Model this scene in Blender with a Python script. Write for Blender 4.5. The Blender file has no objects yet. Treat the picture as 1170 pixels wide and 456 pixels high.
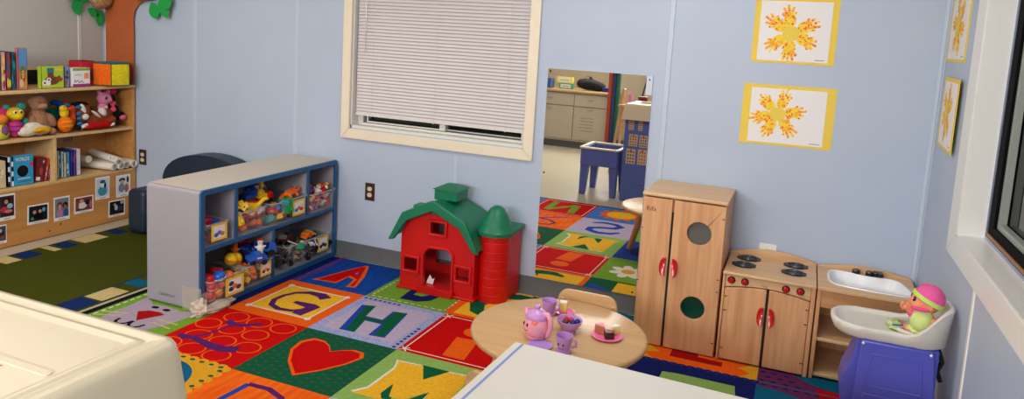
import bpy, bmesh, math, random
from mathutils import Vector, Matrix, Euler, noise as mnoise
from mathutils.geometry import tessellate_polygon
PI = math.pi
S = bpy.context.scene
COL = S.collection
R = random.Random(7)

# ------------------------------------------------------------------ materials
def lin(c):
    c = c / 255.0
    return c / 12.92 if c <= 0.04045 else ((c + 0.055) / 1.055) ** 2.4
def rgb(c): return (lin(c[0]), lin(c[1]), lin(c[2]), 1)
_M = {}
def mat(name, c, rough=.5, var=0.0, vs=12, bump=0.0, bs=150, metal=0, spec=.5, alpha=1, sss=0, trans=0, stretch=(1,1,1), c2=None, emit=0):
    if name in _M: return _M[name]
    m = bpy.data.materials.new(name); m.use_nodes = True
    nt = m.node_tree; b = nt.nodes['Principled BSDF']
    b.inputs['Base Color'].default_value = rgb(c); b.inputs['Roughness'].default_value = rough
    b.inputs['Metallic'].default_value = metal; b.inputs['Specular IOR Level'].default_value = spec
    b.inputs['Alpha'].default_value = alpha
    if trans: b.inputs['Transmission Weight'].default_value = trans
    if sss: b.inputs['Subsurface Weight'].default_value = sss; b.inputs['Subsurface Radius'].default_value = (.01,.01,.01)
    if emit: b.inputs['Emission Color'].default_value = rgb(c); b.inputs['Emission Strength'].default_value = emit
    tc = nt.nodes.new('ShaderNodeTexCoord'); mp = nt.nodes.new('ShaderNodeMapping')
    mp.inputs['Scale'].default_value = stretch
    nt.links.new(tc.outputs['Object'], mp.inputs['Vector'])
    n = nt.nodes.new('ShaderNodeTexNoise'); n.inputs['Scale'].default_value = vs; n.inputs['Detail'].default_value = 4
    nt.links.new(mp.outputs[0], n.inputs['Vector'])
    if var or c2:
        r = nt.nodes.new('ShaderNodeValToRGB')
        r.color_ramp.elements[0].position = .32; r.color_ramp.elements[1].position = .68
        a = rgb(c2) if c2 else tuple(x * (1 - var) for x in rgb(c)[:3]) + (1,)
        r.color_ramp.elements[0].color = a; r.color_ramp.elements[1].color = rgb(c)
        nt.links.new(n.outputs['Fac'], r.inputs[0]); nt.links.new(r.outputs[0], b.inputs['Base Color'])
    if bump:
        n2 = nt.nodes.new('ShaderNodeTexNoise'); n2.inputs['Scale'].default_value = bs; n2.inputs['Detail'].default_value = 3
        nt.links.new(mp.outputs[0], n2.inputs['Vector'])
        bp = nt.nodes.new('ShaderNodeBump'); bp.inputs['Strength'].default_value = bump; bp.inputs['Distance'].default_value = .002
        nt.links.new(n2.outputs['Fac'], bp.inputs['Height']); nt.links.new(bp.outputs[0], b.inputs['Normal'])
    _M[name] = m
    return m
def wood(name, c, c2, axis='z', rough=.38, k=1.0):
    st = {'z': (9, 9, .55), 'x': (.55, 9, 9), 'y': (9, .55, 9)}[axis]
    m = mat(name, c, rough=rough, c2=c2, vs=5 * k, stretch=st, bump=.08, bs=30)
    return m

WALL = mat('painted_wall_panel', (182, 195, 216), rough=.42, var=.04, vs=3, bump=.12, bs=420, spec=.35)
TRIMB = mat('wall_batten_paint', (187, 200, 218), rough=.4)
LEFTW = mat('side_wall_panel', (190, 188, 182), rough=.5, var=.04, vs=3, bump=.1, bs=400)
CREAMW = mat('beige_wall_paint', (188, 174, 150), rough=.6, var=.05, vs=2)
FLOORM = mat('speckled_beige_vinyl', (196, 184, 160), rough=.34, var=.16, vs=120, spec=.5)
BASEM = mat('grey_rubber_cove', (100, 102, 104), rough=.55, var=.1, vs=8, bump=.1)
CEIL = mat('ceiling_white', (225, 223, 216), rough=.9)
IVORY = mat('ivory_painted_casing', (238, 226, 204), rough=.4, var=.03)
WHITE = mat('white_gloss_paint', (236, 235, 232), rough=.32)
VINYL = mat('white_vinyl_sash', (225, 224, 218), rough=.35)
SLAT = mat('aluminium_blind_slat', (214, 208, 210), rough=.38)
BLACK = mat('black_plastic', (14, 14, 16), rough=.35)
NAVYF = mat('navy_vinyl', (28, 44, 66), rough=.45, var=.15, vs=6, bump=.15, bs=200)
GLASS = mat('night_window_pane', (8, 9, 11), rough=.04, spec=.6, alpha=.75)
MAPLE = wood('maple_upright', (226, 172, 126), (206, 146, 100), 'z')
MAPLEX = wood('maple_lengthwise', (226, 186, 140), (210, 166, 120), 'x')
MAPLEY = wood('birch_lengthwise', (206, 160, 100), (190, 142, 84), 'y')
BIRCH = wood('birch_panel', (206, 148, 84), (190, 130, 68), 'y', k=.6)
BIRCHE = mat('birch_ply_edge', (222, 184, 128), rough=.45, var=.12, vs=30)
TABLEW = wood('round_table_maple', (219, 178, 128), (208, 164, 112), 'x', rough=.36, k=.7)
def plastic(name, c, rough=.33, **k): return mat(name, c, rough=rough, **k)
RED = plastic('red_plastic', (208, 10, 10)); REDB = plastic('barn_red_plastic', (205, 6, 6), rough=.4, var=.08, vs=5)
GREENB = plastic('barn_green_plastic', (8, 118, 84), rough=.4, var=.08, vs=5)
BLUE = plastic('blue_plastic', (28, 88, 190)); YEL = plastic('yellow_plastic', (245, 200, 20)); ORA = plastic('orange_plastic', (244, 110, 22))
GRN = plastic('green_plastic', (22, 150, 62)); TEAL = plastic('teal_plastic', (30, 165, 170)); PUR = plastic('purple_plastic', (118, 60, 150))
WHT = plastic('white_plastic', (235, 235, 232)); GREY = plastic('grey_plastic', (150, 150, 152)); DKB = plastic('dark_blue_plastic', (18, 38, 120))
PINKP = plastic('pink_plastic', (243, 150, 178)); LILAC = plastic('lilac_plastic', (190, 140, 210)); BROWNP = plastic('brown_plastic', (92, 46, 34))
CLEAR = mat('clear_bin_plastic', (225, 225, 228), rough=.06, spec=.5, alpha=.07)
CLEARRIM = mat('bin_rim_plastic', (205, 208, 214), rough=.12, spec=.6, alpha=.38)
PAPER = mat('white_paper', (238, 234, 236), rough=.8)
YCARD = mat('yellow_card', (240, 208, 84), rough=.75, var=.03)
def paint(c, nm=None, rough=.6, **k):
    nm = nm or 'colour_%02x%02x%02x' % tuple(c)
    return mat(nm, c, rough=rough, **k)
def cloth(c, nm=None): return mat(nm or 'plush_%02x%02x%02x' % tuple(c), c, rough=.95, var=.25, vs=60, bump=.5, bs=260, spec=.15)

# ------------------------------------------------------------------ objects
def wloc(o):
    v = Vector((0, 0, 0))
    while o is not None: v += o.location; o = o.parent
    return v
def tag(o, label, cat, group=None, kind=None):
    o['label'] = label; o['category'] = cat
    if group: o['group'] = group
    if kind: o['kind'] = kind
    return o
def thing(name, label, cat, loc=(0, 0, 0), rz=0, group=None):
    o = bpy.data.objects.new(name, None); COL.objects.link(o)
    o.empty_display_size = .05
    o.location = loc; o.rotation_euler = (0, 0, rz)
    return tag(o, label, cat, group)
def copy_tree(o, parent=None):
    c = o.copy(); COL.objects.link(c); c.parent = parent
    for ch in list(o.children): copy_tree(ch, c)
    return c

class MB:
    def __init__(s): s.v = []; s.f = []; s.m = []; s.T = None
    def add(s, vs, fs, mi=0):
        n = len(s.v)
        s.v += [tuple((s.T @ Vector(p)) if s.T else p) for p in vs]
        s.f += [tuple(i + n for i in f) for f in fs]; s.m += [mi] * len(fs)
        return s
    def box(s, x0, x1, y0, y1, z0, z1, mi=0):
        vs = [(x, y, z) for z in (z0, z1) for y in (y0, y1) for x in (x0, x1)]
        return s.add(vs, [(0, 2, 3, 1), (4, 5, 7, 6), (0, 1, 5, 4), (2, 6, 7, 3), (0, 4, 6, 2), (1, 3, 7, 5)], mi)
    def cbox(s, c, d, mi=0):
        return s.box(c[0]-d[0]/2, c[0]+d[0]/2, c[1]-d[1]/2, c[1]+d[1]/2, c[2]-d[2]/2, c[2]+d[2]/2, mi)
    def prism(s, pts, lo, hi, axis='z', mi=0, holes=()):
        """pts: 2-D outline. axis z: (x,y); y: (x,z); x: (y,z)"""
        loops = [list(pts)] + [list(h) for h in holes]
        def P(p, t): return {'z': (p[0], p[1], t), 'y': (p[0], t, p[1]), 'x': (t, p[0], p[1])}[axis]
        flat = [p for l in loops for p in l]; n = len(flat)
        vs = [P(p, lo) for p in flat] + [P(p, hi) for p in flat]
        fs = []
        tri = tessellate_polygon([[Vector((p[0], p[1], 0)) for p in l] for l in loops]) if (holes or len(pts) > 4) else ([(0,1,2),(0,2,3)] if len(pts) == 4 else [(0,1,2)])
        for t in tri: fs.append(tuple(t)); fs.append(tuple(i + n for i in reversed(t)))
        k = 0
        for l in loops:
            m = len(l)
            for i in range(m): fs.append((k+i, k+(i+1) % m, n+k+(i+1) % m, n+k+i))
            k += m
        return s.add(vs, fs, mi)
    def lathe(s, prof, c=(0, 0, 0), seg=32, mi=0, sx=1, sy=1, a0=0, a1=2*PI):
        full = abs(a1 - a0 - 2*PI) < 1e-6; ns = seg if full else seg + 1
        vs = []
        for r, z in prof:
            for i in range(ns):
                a = a0 + (a1 - a0) * i / seg
                vs.append((c[0] + r*math.cos(a)*sx, c[1] + r*math.sin(a)*sy, c[2] + z))
        fs = []
        for j in range(len(prof)-1):
            for i in range(seg):
                i2 = (i+1) % ns
                fs.append((j*ns+i, j*ns+i2, (j+1)*ns+i2, (j+1)*ns+i))
        if full:
            if prof[0][0] > 1e-5: fs.append(tuple(range(ns-1, -1, -1)))
            if prof[-1][0] > 1e-5: fs.append(tuple((len(prof)-1)*ns+i for i in range(ns)))
        return s.add(vs, fs, mi)
    def cyl(s, c, r, h, seg=24, mi=0): return s.lathe([(r, 0), (r, h)], c, seg, mi)
    def tube(s, pts, r, seg=10, mi=0, closed=False):
        pts = [Vector(p) for p in pts]; n = len(pts); rs = r if isinstance(r, (list, tuple)) else [r]*n
        vs = []; up = None
        for i, p in enumerate(pts):
            d = (pts[(i+1) % n] - pts[i-1]) if closed else (pts[min(i+1, n-1)] - pts[max(i-1, 0)])
            d.normalize()
            if up is None: up = Vector((0, 0, 1)) if abs(d.z) < .9 else Vector((1, 0, 0))
            a = d.cross(up); a.normalize(); b = a.cross(d); up = b
            for k in range(seg):
                t = 2*PI*k/seg; vs.append(tuple(p + (a*math.cos(t) + b*math.sin(t))*rs[i]))
        fs = []
        for i in range(n if closed else n-1):
            j = (i+1) % n
            for k in range(seg): fs.append((i*seg+k, i*seg+(k+1) % seg, j*seg+(k+1) % seg, j*seg+k))
        if not closed: fs += [tuple(range(seg-1, -1, -1)), tuple((n-1)*seg+k for k in range(seg))]
        return s.add(vs, fs, mi)
    def ell(s, c, r, rot=(0, 0, 0), seg=20, rings=12, mi=0):
        if not isinstance(r, (list, tuple)): r = (r, r, r)
        M = Matrix.Translation(c) @ Euler(rot).to_matrix().to_4x4()
        vs = [M @ Vector((0, 0, -r[2]))]
        for j in range(1, rings):
            t = -PI/2 + PI*j/rings
            for i in range(seg):
                a = 2*PI*i/seg; vs.append(M @ Vector((r[0]*math.cos(t)*math.cos(a), r[1]*math.cos(t)*math.sin(a), r[2]*math.sin(t))))
        vs.append(M @ Vector((0, 0, r[2]))); L = len(vs)-1
        fs = [(0, 1+(i+1) % seg, 1+i) for i in range(seg)]
        for j in range(rings-2):
            for i in range(seg):
                a = 1+j*seg+i; b = 1+j*seg+(i+1) % seg; fs.append((a, b, b+seg, a+seg))
        k = 1+(rings-2)*seg
        fs += [(k+i, k+(i+1) % seg, L) for i in range(seg)]
        return s.add([tuple(p) for p in vs], fs, mi)
    def build(s, name, mats, parent=None, bevel=0, seg=2, smooth=35, remesh=0, loc=None, world=True, relief=0):
        """world: vertices are given in world axes and are shifted to the parent's (or loc's) origin"""
        me = bpy.data.meshes.new(name)
        off = wloc(parent) if (parent and world) else Vector(loc or (0, 0, 0))
        if not world and loc is None: off = Vector((0, 0, 0))
        me.from_pydata([tuple(Vector(p) - off) for p in s.v] if (world or loc) else s.v, [], s.f)
        if not isinstance(mats, (list, tuple)): mats = [mats]
        for m in mats: me.materials.append(m)
        if len(mats) > 1: me.polygons.foreach_set('material_index', s.m)
        bm = bmesh.new(); bm.from_mesh(me); bmesh.ops.recalc_face_normals(bm, faces=bm.faces); bm.to_mesh(me); bm.free()
        me.polygons.foreach_set('use_smooth', [True]*len(me.polygons))
        if not remesh: me.set_sharp_from_angle(angle=math.radians(smooth))
        me.update()
        o = bpy.data.objects.new(name, me); COL.objects.link(o)
        if parent: o.parent = parent
        elif loc: o.location = loc
        if remesh:
            r = o.modifiers.new('r', 'REMESH'); r.mode = 'VOXEL'; r.voxel_size = remesh; r.use_smooth_shade = True
            q = o.modifiers.new('q', 'SMOOTH'); q.factor = .5; q.iterations = 4
        if bevel:
            b = o.modifiers.new('b', 'BEVEL'); b.width = bevel; b.segments = seg; b.limit_method = 'ANGLE'; b.angle_limit = math.radians(38)
            b.harden_normals = False
        return o

def struct(name, mb, m, **k):
    o = mb.build(name, m, **k); o['kind'] = 'structure'; return o

class Flat:
    """drawing on a flat surface: O origin, U right, V up, N towards the viewer; successive layers 0.25 mm apart"""
    def __init__(s, O, U, V, N, step=.00025):
        s.O, s.U, s.V, s.N = map(Vector, (O, U, V, N)); s.mb = MB(); s.mats = []; s.step = step; s.h = step; s.auto = 2e-5
    def mi(s, m):
        if m not in s.mats: s.mats.append(m)
        return s.mats.index(m)
    def P(s, p, h=0):
        return tuple(s.O + s.U*p[0] + s.V*p[1] + s.N*(s.h + h))
    def up(s, n=1): s.h += s.step*n; return s
    def poly(s, pts, m, holes=()):
        loops = [list(pts)] + [list(x) for x in holes]; flat = [p for l in loops for p in l]
        tri = tessellate_polygon([[Vector((p[0], p[1], 0)) for p in l] for l in loops]); s.h += s.auto
        s.mb.add([s.P(p) for p in flat], [tuple(t) for t in tri], s.mi(m)); return s
    def rect(s, x0, y0, x1, y1, m):
        s.h += s.auto; s.mb.add([s.P(p) for p in ((x0,y0),(x1,y0),(x1,y1),(x0,y1))], [(0,1,2,3)], s.mi(m)); return s
    def ellipse(s, c, rx, ry, m, rot=0, n=24, hole=0):
        s.h += s.auto
        def ring(k): return [(c[0]+k*(rx*math.cos(a)*math.cos(rot)-ry*math.sin(a)*math.sin(rot)), c[1]+k*(rx*math.cos(a)*math.sin(rot)+ry*math.sin(a)*math.cos(rot))) for a in [2*PI*i/n for i in range(n)]]
        if hole:
            a, b = ring(1), ring(hole)
            s.mb.add([s.P(p) for p in a+b], [(i, (i+1) % n, n+(i+1) % n, n+i) for i in range(n)], s.mi(m))
        else: s.mb.add([s.P(p) for p in ring(1)], [tuple(range(n))], s.mi(m))
        return s
    def stroke(s, pts, w, m, closed=False):
        n = len(pts); ws = w if isinstance(w, (list, tuple)) else [w]*n
        vs = []; s.h += s.auto
        for i in range(n):
            if closed: a, b = pts[i-1], pts[(i+1) % n]
            else: a, b = pts[max(i-1, 0)], pts[min(i+1, n-1)]
            dx, dy = b[0]-a[0], b[1]-a[1]; l = math.hypot(dx, dy) or 1
            nx, ny = -dy/l, dx/l
            vs += [s.P((pts[i][0]+nx*ws[i]/2, pts[i][1]+ny*ws[i]/2)), s.P((pts[i][0]-nx*ws[i]/2, pts[i][1]-ny*ws[i]/2))]
        fs = [(2*i, 2*i+1, 2*((i+1) % n)+1, 2*((i+1) % n)) for i in range(n if closed else n-1)]
        s.mb.add(vs, fs, s.mi(m)); return s
    def text(s, txt, x, y, size, m, shear=0, rot=0):
        cu = bpy.data.curves.new('t', 'FONT'); cu.body = txt; cu.size = size; cu.shear = shear; cu.resolution_u = 2
        o = bpy.data.objects.new('t', cu); COL.objects.link(o)
        dg = bpy.context.evaluated_depsgraph_get(); me = bpy.data.meshes.new_from_object(o.evaluated_get(dg))
        ca, sa = math.cos(rot), math.sin(rot)
        s.mb.add([s.P((x + v.co.x*ca - v.co.y*sa, y + v.co.x*sa + v.co.y*ca)) for v in me.vertices], [tuple(p.vertices) for p in me.polygons], s.mi(m))
        bpy.data.objects.remove(o); bpy.data.curves.remove(cu); bpy.data.meshes.remove(me); return s
    def build(s, name, parent=None, **k):
        # keep every face turned to the viewer's side
        return s.mb.build(name, s.mats, parent, smooth=20, **k)

def rrect(x0, y0, x1, y1, r, n=5):
    o = []
    for cx, cy, a in ((x1-r, y1-r, 0), (x0+r, y1-r, PI/2), (x0+r, y0+r, PI), (x1-r, y0+r, 1.5*PI)):
        for i in range(n+1): t = a + PI/2*i/n; o.append((cx+r*math.cos(t), cy+r*math.sin(t)))
    return o
def circ(cx, cy, r, n=28, ry=None): return [(cx+r*math.cos(2*PI*i/n), cy+(ry or r)*math.sin(2*PI*i/n)) for i in range(n)]
def tf(loc=(0,0,0), rot=(0,0,0), sc=1): return Matrix.Translation(loc) @ Euler(rot).to_matrix().to_4x4() @ Matrix.Scale(sc, 4)
# ------------------------------------------------------------------ the room
XL, XR, YF, ZC = -3.765, 1.686, -6.75, 2.5
def wall_rect(u0, u1, z0, z1, hole, lo, hi, axis):
    mb = MB(); h = hole
    mb.prism([(u0, z0), (u1, z0), (u1, z1), (u0, z1)], lo, hi, axis, 0, [[(h[0], h[2]), (h[0], h[3]), (h[1], h[3]), (h[1], h[2])]] if h else ())
    return mb
struct('floor', MB().box(XL-.15, XR+.15, YF-.15, .15, -.1, 0), FLOORM)
struct('ceiling', MB().box(XL-.15, XR+.15, YF-.15, .15, ZC, ZC+.1), CEIL)
WH = (-1.585, -.385, .865, 1.93)        # opening of the window in the far wall
struct('wall_back', wall_rect(XL-.15, XR+.15, 0, ZC, WH, 0, .15, 'y'), WALL)
W2 = (-2.55, -.80, .862, 2.12)         # opening in the side wall (y range)
struct('wall_right', wall_rect(YF-.15, 0, 0, ZC, W2, XR, XR+.16, 'x'), WALL)
struct('wall_left', wall_rect(YF-.15, 0, 0, ZC, None, XL-.15, XL, 'x'), LEFTW)
struct('wall_front', wall_rect(XL-.15, XR+.15, 0, ZC, None, YF-.15, YF, 'y'), CREAMW)
# rubber cove base
def cove(name, a, b, axis, wallc, sgn):
    mb = MB(); pr = [(0, 0), (.018, 0), (.009, .006), (.004, .02), (.003, .104), (0, .108)]
    pr = [(wallc + sgn*p[0], p[1]) for p in pr]
    mb.prism(pr, a, b, axis); return struct(name, mb, BASEM)
cove('baseboard_back', XL, XR, 'x', 0, -1)
cove('baseboard_right', YF, 0, 'y', XR, -1)
cove('baseboard_left', YF, 0, 'y', XL, 1)
cove('baseboard_front', XL, XR, 'x', YF, 1)
# battens over the panel joints and in the corners
i = 1
for x in (-2.895, -2.018, -.82, .409):
    struct('trim_%d' % i, MB().prism([(x-.016, 0), (x-.012, -.004), (x+.012, -.004), (x+.016, 0)], .108, .77 if x == -.82 else ZC, 'z'), TRIMB); i += 1
struct('trim_%d' % i, MB().prism([(XR, 0), (XR-.022, 0), (XR-.022, -.005), (XR-.008, -.012), (XR-.005, -.04), (XR, -.04)], .108, ZC, 'z'), TRIMB, bevel=.002); i += 1
struct('trim_%d' % i, MB().prism([(XL, 0), (XL+.018, 0), (XL+.018, -.004), (XL+.006, -.008), (XL+.004, -.018), (XL, -.018)], .108, ZC, 'z'), TRIMB, bevel=.002); i += 1
struct('trim_%d' % i, MB().prism([(XR, -1.205), (XR-.004, -1.2), (XR-.004, -1.18), (XR, -1.175)], .108, .772, 'z'), WHITE); i += 1

# ---- window in the far wall
def casing(mb, u0, u1, z0, z1, w, lo, hi, axis, mi=0, wu=None):
    """mitred picture-frame casing, outer size given"""
    out = [(u0, z0), (u1, z0), (u1, z1), (u0, z1)]; wu = wu or w; inn = [(u0+wu, z0+w), (u1-wu, z0+w), (u1-wu, z1-w), (u0+wu, z1-w)]
    for k in range(4):
        j = (k+1) % 4; mb.prism([out[k], out[j], inn[j], inn[k]], lo, hi, axis, mi)
    return mb
w1 = bpy.data.objects.new('window_1', None); COL.objects.link(w1); w1.location = (-.985, 0, 1.4); w1['kind'] = 'structure'
casing(MB(), -1.648, -.325, .795, 2.0, .064, -.02, 0, 'y').build('window_casing', IVORY, w1, bevel=.006)
m = MB()
m.box(-1.585, -1.575, 0, .12, .865, 1.93); m.box(-.395, -.385, 0, .12, .865, 1.93); m.box(-1.585, -.385, 0, .12, .865, .882); m.box(-1.585, -.385, 0, .12, 1.92, 1.93)
m.build('window_reveal', VINYL, w1)
m = MB(); casing(m, -1.575, -.395, .875, 1.92, .020, .07, .12, 'y', 0, .04); m.box(-.975, -.935, .06, .12, .9, 1.9)
m.build('window_frame', VINYL, w1, bevel=.003)
m = MB(); casing(m, -1.505, -.962, .900, 1.885, .010, .066, .078, 'y'); casing(m, -.945, -.43, .902, 1.885, .008, .085, .100, 'y')
m.build('window_sash', VINYL, w1, bevel=.002)
MB().box(-1.53, -.43, .1, .104, .91, 1.89).build('window_glass', GLASS, w1)
# ---- the blind
bl = thing('window_blind', 'white slatted venetian blind lowered almost to the sill', 'blind', (-.985, .03, .93))
m = MB(); n = 46
for k in range(n):
    z = .966 + k*.0211
    vs = []; A = math.radians(62)
    for j in range(5):
        t = (j/4-.5); d = t*.0255; cv = .0022*(1-(2*t)**2)
        yy = .036 + d*math.cos(A) - cv*math.sin(A); zz = z + d*math.sin(A) + cv*math.cos(A)
        vs += [(-1.568, yy, zz), (-.402, yy, zz)]
    m.add(vs, [(2*j, 2*j+1, 2*j+3, 2*j+2) for j in range(4)])
m.build('slats', SLAT, bl, smooth=60)
MB().box(-1.570, -.400, .026, .048, .945, .956).build('bottom_rail', VINYL, bl, bevel=.003)
MB().box(-1.570, -.400, .015, .05, 1.895, 1.92).build('head_rail', VINYL, bl, bevel=.002)
m = MB()
for x in (-1.45, -1.0, -.52):
    m.tube([(x, .022, .94), (x, .022, 1.9)], .0009, 5); m.ell((x, .024, .945), .004, seg=8, rings=6)
m.build('lift_cord', SLAT, bl)
MB().tube([(-1.50, .018, 1.9), (-1.50, .012, 1.35)], .0028, 8).build('tilt_wand', mat('clear_wand', (200, 200, 205), rough=.1, alpha=.6), bl)

# ---- window in the side wall
w2 = bpy.data.objects.new('window_2', None); COL.objects.link(w2); w2.location = (XR, -1.65, 1.4); w2['kind'] = 'structure'
casing(MB(), -2.70, -.645, .772, 2.2, .092, XR-.005, XR, 'x', 0, .158).build('window_casing', WHITE, w2, bevel=.006)
m = MB()
m.box(XR-.004, XR+.16, -.81, -.80, .862, 2.12); m.box(XR-.004, XR+.16, -2.55, -2.54, .862, 2.12)
m.box(XR-.004, XR+.16, -2.55, -.80, .862, .872); m.box(XR-.004, XR+.16, -2.55, -.80, 2.11, 2.12)
m.build('window_reveal', WHITE, w2)
m = MB(); casing(m, -2.54, -.81, .872, 2.11, .012, XR+.085, XR+.14, 'x')
m.build('metal_channel', mat('blue_grey_metal', (150, 160, 185), rough=.3, metal=.6), w2)
m = MB(); casing(m, -2.526, -.822, .886, 2.10, .045, XR+.09, XR+.15, 'x', 0, .075)
m.build('window_frame', mat('matt_black_frame', (10, 10, 12), rough=.8, spec=.1), w2, bevel=.002)
MB().box(XR+.086, XR+.10, -2.52, -.825, .886, .899).build('wooden_stop', mat('brown_wood_stop', (150, 104, 62), rough=.5), w2)
m = MB(); casing(m, -2.45, -.90, .93, 2.06, .022, XR+.10, XR+.125, 'x'); m.box(XR+.10, XR+.12, -1.66, -1.63, .94, 2.05)
m.build('window_sash', mat('grey_sash_metal', (150, 156, 150), rough=.4), w2, bevel=.002)
MB().box(XR+.128, XR+.133, -2.5, -.8, .9, 2.08).build('window_glass', GLASS, w2)

# ---- mirror: acrylic sheet screwed to the wall
MIR = mat('mirror_silver', (236, 236, 232), rough=.012, metal=1)
mr = thing('wall_mirror', 'tall frameless mirror on the wall between the window and the wooden toy refrigerator', 'mirror', (.035, 0, .11))
MB().prism([(0, .112), (0, 1.34), (-.006, 1.34), (-.0135, .112)], -.264, .335, 'x').build('mirror_sheet', MIR, mr)
m = MB()
for x, z in ((-.25, 1.325), (.317, 1.318), (-.25, .74), (.317, .74), (-.25, .13), (.317, .13)):
    m.T = tf((x, -.006-.0075*(1.34-z)/1.228, z), (PI/2, 0, 0)); m.lathe([(.006, 0), (.005, .002), (.001, .003)], seg=12); m.T = None
m.build('screw', mat('dark_screw', (50, 45, 45), rough=.4, metal=.7), mr)
MB().box(.300, .334, -.0082, -.0068, 1.235, 1.339).build('clear_tape', mat('pale_tape', (196, 206, 224), rough=.4), mr)

# ---- wall outlets
def outlet(x, z, plate, face, label, w=.07, h=.114):
    t = thing('wall_outlet', label, 'outlet', (x, 0, z-h/2))
    MB().box(x-w/2, x+w/2, -.006, 0, z-h/2, z+h/2).build('cover_plate', plate, t, bevel=.002)
    for dz in (-.02, .02):
        m = MB(); m.T = tf((x, -.006, z+dz), (PI/2, 0, 0)); m.prism([(a, max(-.0125, min(.0125, b))) for a, b in circ(0, 0, .0165, 20)], 0, .003)
        s = m.build('socket', face, t)
        m = MB()
        for dx in (-.006, .006): m.box(x+dx-.001, x+dx+.001, -.0095, -.0088, z+dz-.001, z+dz+.007)
        m.build('slot', BLACK, s)
    MB().ell((x, -.006, z), (.003, .002, .003), seg=8, rings=6).build('screw', GREY, t)
BRN = mat('brown_outlet_plate', (62, 42, 32), rough=.35); IVO = mat('ivory_socket', (226, 214, 186), rough=.35)
outlet(-3.392, .457, BRN, IVO, 'brown outlet plate with ivory sockets beside the bookcase')
outlet(-1.42, .464, BRN, IVO, 'brown outlet plate with ivory sockets between toy shelf and toy barn')
outlet(1.0, .462, WHITE, IVO, 'white outlet plate just above the toy stove', w=.085)

# ---- bits behind the camera that only the mirror shows
struct('trim_%d' % i, MB().prism([(XL, -.222), (XL+.004, -.218), (XL+.004, -.194), (XL, -.190)], 1.0, ZC, 'z'), mat('pale_batten', (205, 203, 198), rough=.45)); i += 1
cab = thing('base_cabinet', 'long cream base cabinet with drawers along the opposite wall seen in the mirror', 'cabinet', (-2.6, -6.4, 0))
CABM = mat('cabinet_cream_laminate', (190, 177, 158), rough=.4, var=.04)
MB().box(-3.74, -1.46, -6.72, -6.08, .1, .80).build('body', CABM, cab)
MB().box(-3.74, -1.5, -6.7, -6.12, 0, .1).build('toe_kick', BASEM, cab)
for k, (a, b) in enumerate(((-3.72, -3.41), (-3.39, -2.70), (-2.69, -1.955), (-1.945, -1.47))):
    d = MB().box(a, b, -6.08, -6.06, .13, .60).build('door', CABM, cab, bevel=.003)
    MB().box((a+b)/2-.04, (a+b)/2+.04, -6.06, -6.045, .56, .575).build('pull', GREY, d)
    d = MB().box(a, b, -6.08, -6.06, .615, .785).build('drawer', CABM, cab, bevel=.003)
    MB().box((a+b)/2-.04, (a+b)/2+.04, -6.06, -6.045, .70, .712).build('pull', GREY, d)
f = Flat((-1.75, -6.06, .35), (-1, 0, 0), (0, 0, 1), (0, 1, 0), .0006)
for k in range(5): f.stroke([(-.10+.02*j, .1-.045*k+.006*math.sin(j*2.3+k)) for j in range(11)], .006, paint((120, 84, 76), rough=.8))
f.build('scribbled_note', cab)
MB().box(-3.75, -1.44, -6.74, -6.03, .80, .835).build('worktop', mat('tan_worktop', (196, 160, 112), rough=.4), cab, bevel=.008)
SG1 = mat('yellow_box_card', (242, 222, 90), rough=.6); SG2 = mat('green_box_card', (70, 170, 120), rough=.6)
def sign(x, z0, c, label, w=.2, h=.085, loc_y=-6.2):
    t = thing('boxed_label', label, 'box', (x, loc_y, z0))
    MB().box(x-w/2, x+w/2, loc_y-.06, loc_y, z0, z0+h).build('box', c, t)
    f = Flat((x, loc_y, z0+h/2), (-1, 0, 0), (0, 0, 1), (0, 1, 0), .0006)
    f.rect(-w*.38, -h*.3, w*.38, h*.3, PAPER).up(); f.stroke([(-w*.28+w*.056*j, .007*math.sin(j*1.9)) for j in range(11)], .008, paint((60, 70, 90)))
    f.build('card', t)
sign(-2.14, .835, SG2, 'green box with a white card on the counter seen in the mirror')
sign(-2.16, .92, SG1, 'yellow box with a white card stacked on the green box seen in the mirror', w=.24)
m = MB(); m.ell((-1.80, -6.28, .92), (.19, .12, .08)); m.ell((-1.68, -6.28, .90), (.12, .1, .07)); m.ell((-1.92, -6.28, .93), (.08, .1, .07)); m.tube([(-1.9, -6.28, .97), (-1.86, -6.28, 1.04), (-1.78, -6.28, 1.03), (-1.74, -6.28, .96)], .01)
tag(m.build('duffel_bag', mat('black_bag_cloth', (22, 20, 20), rough=.9, bump=.4, bs=40), remesh=.02, loc=(-1.8, -6.28, .835)), 'slumped black bag lying on the counter seen in the mirror', 'bag')
tag(MB().box(-1.60, -1.50, -6.3, -6.2, .835, .90).build('small_crate', DKB, bevel=.01, loc=(-1.55, -6.25, .835)), 'small dark blue box at the end of the counter seen in the mirror', 'box')
tag(MB().box(-2.40, -2.33, -6.25, -6.1, .835, .98).build('milk_carton', plastic('slate_blue_box', (60, 96, 150)), bevel=.004, loc=(-2.36, -6.2, .835)), 'slate blue carton standing on the counter corner seen in the mirror', 'carton')
for k, (c, nm, cn) in enumerate((((168, 56, 36), 'red orange', 'a'), ((30, 48, 96), 'deep blue', 'b'), ((16, 92, 66), 'emerald green', 'c'))):
    x = -1.425 + k*.058
    m = MB(); m.lathe([(.026, 0), (.028, .01), (.028, 1.28), (.025, 1.29)], (x, -6.0, 0), 20); m.lathe([(.02, 1.29), (.02, 1.296)], (x, -6.0, 0), 14)
    tag(m.build('rolled_mat', mat('foam_mat_' + cn, c, rough=.7), loc=(x, -6.0, 0)), 'tall %s rolled foam mat standing by the cabinet seen in the mirror' % nm, 'mat', 'rolled foam mats beside the cabinet')
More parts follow.
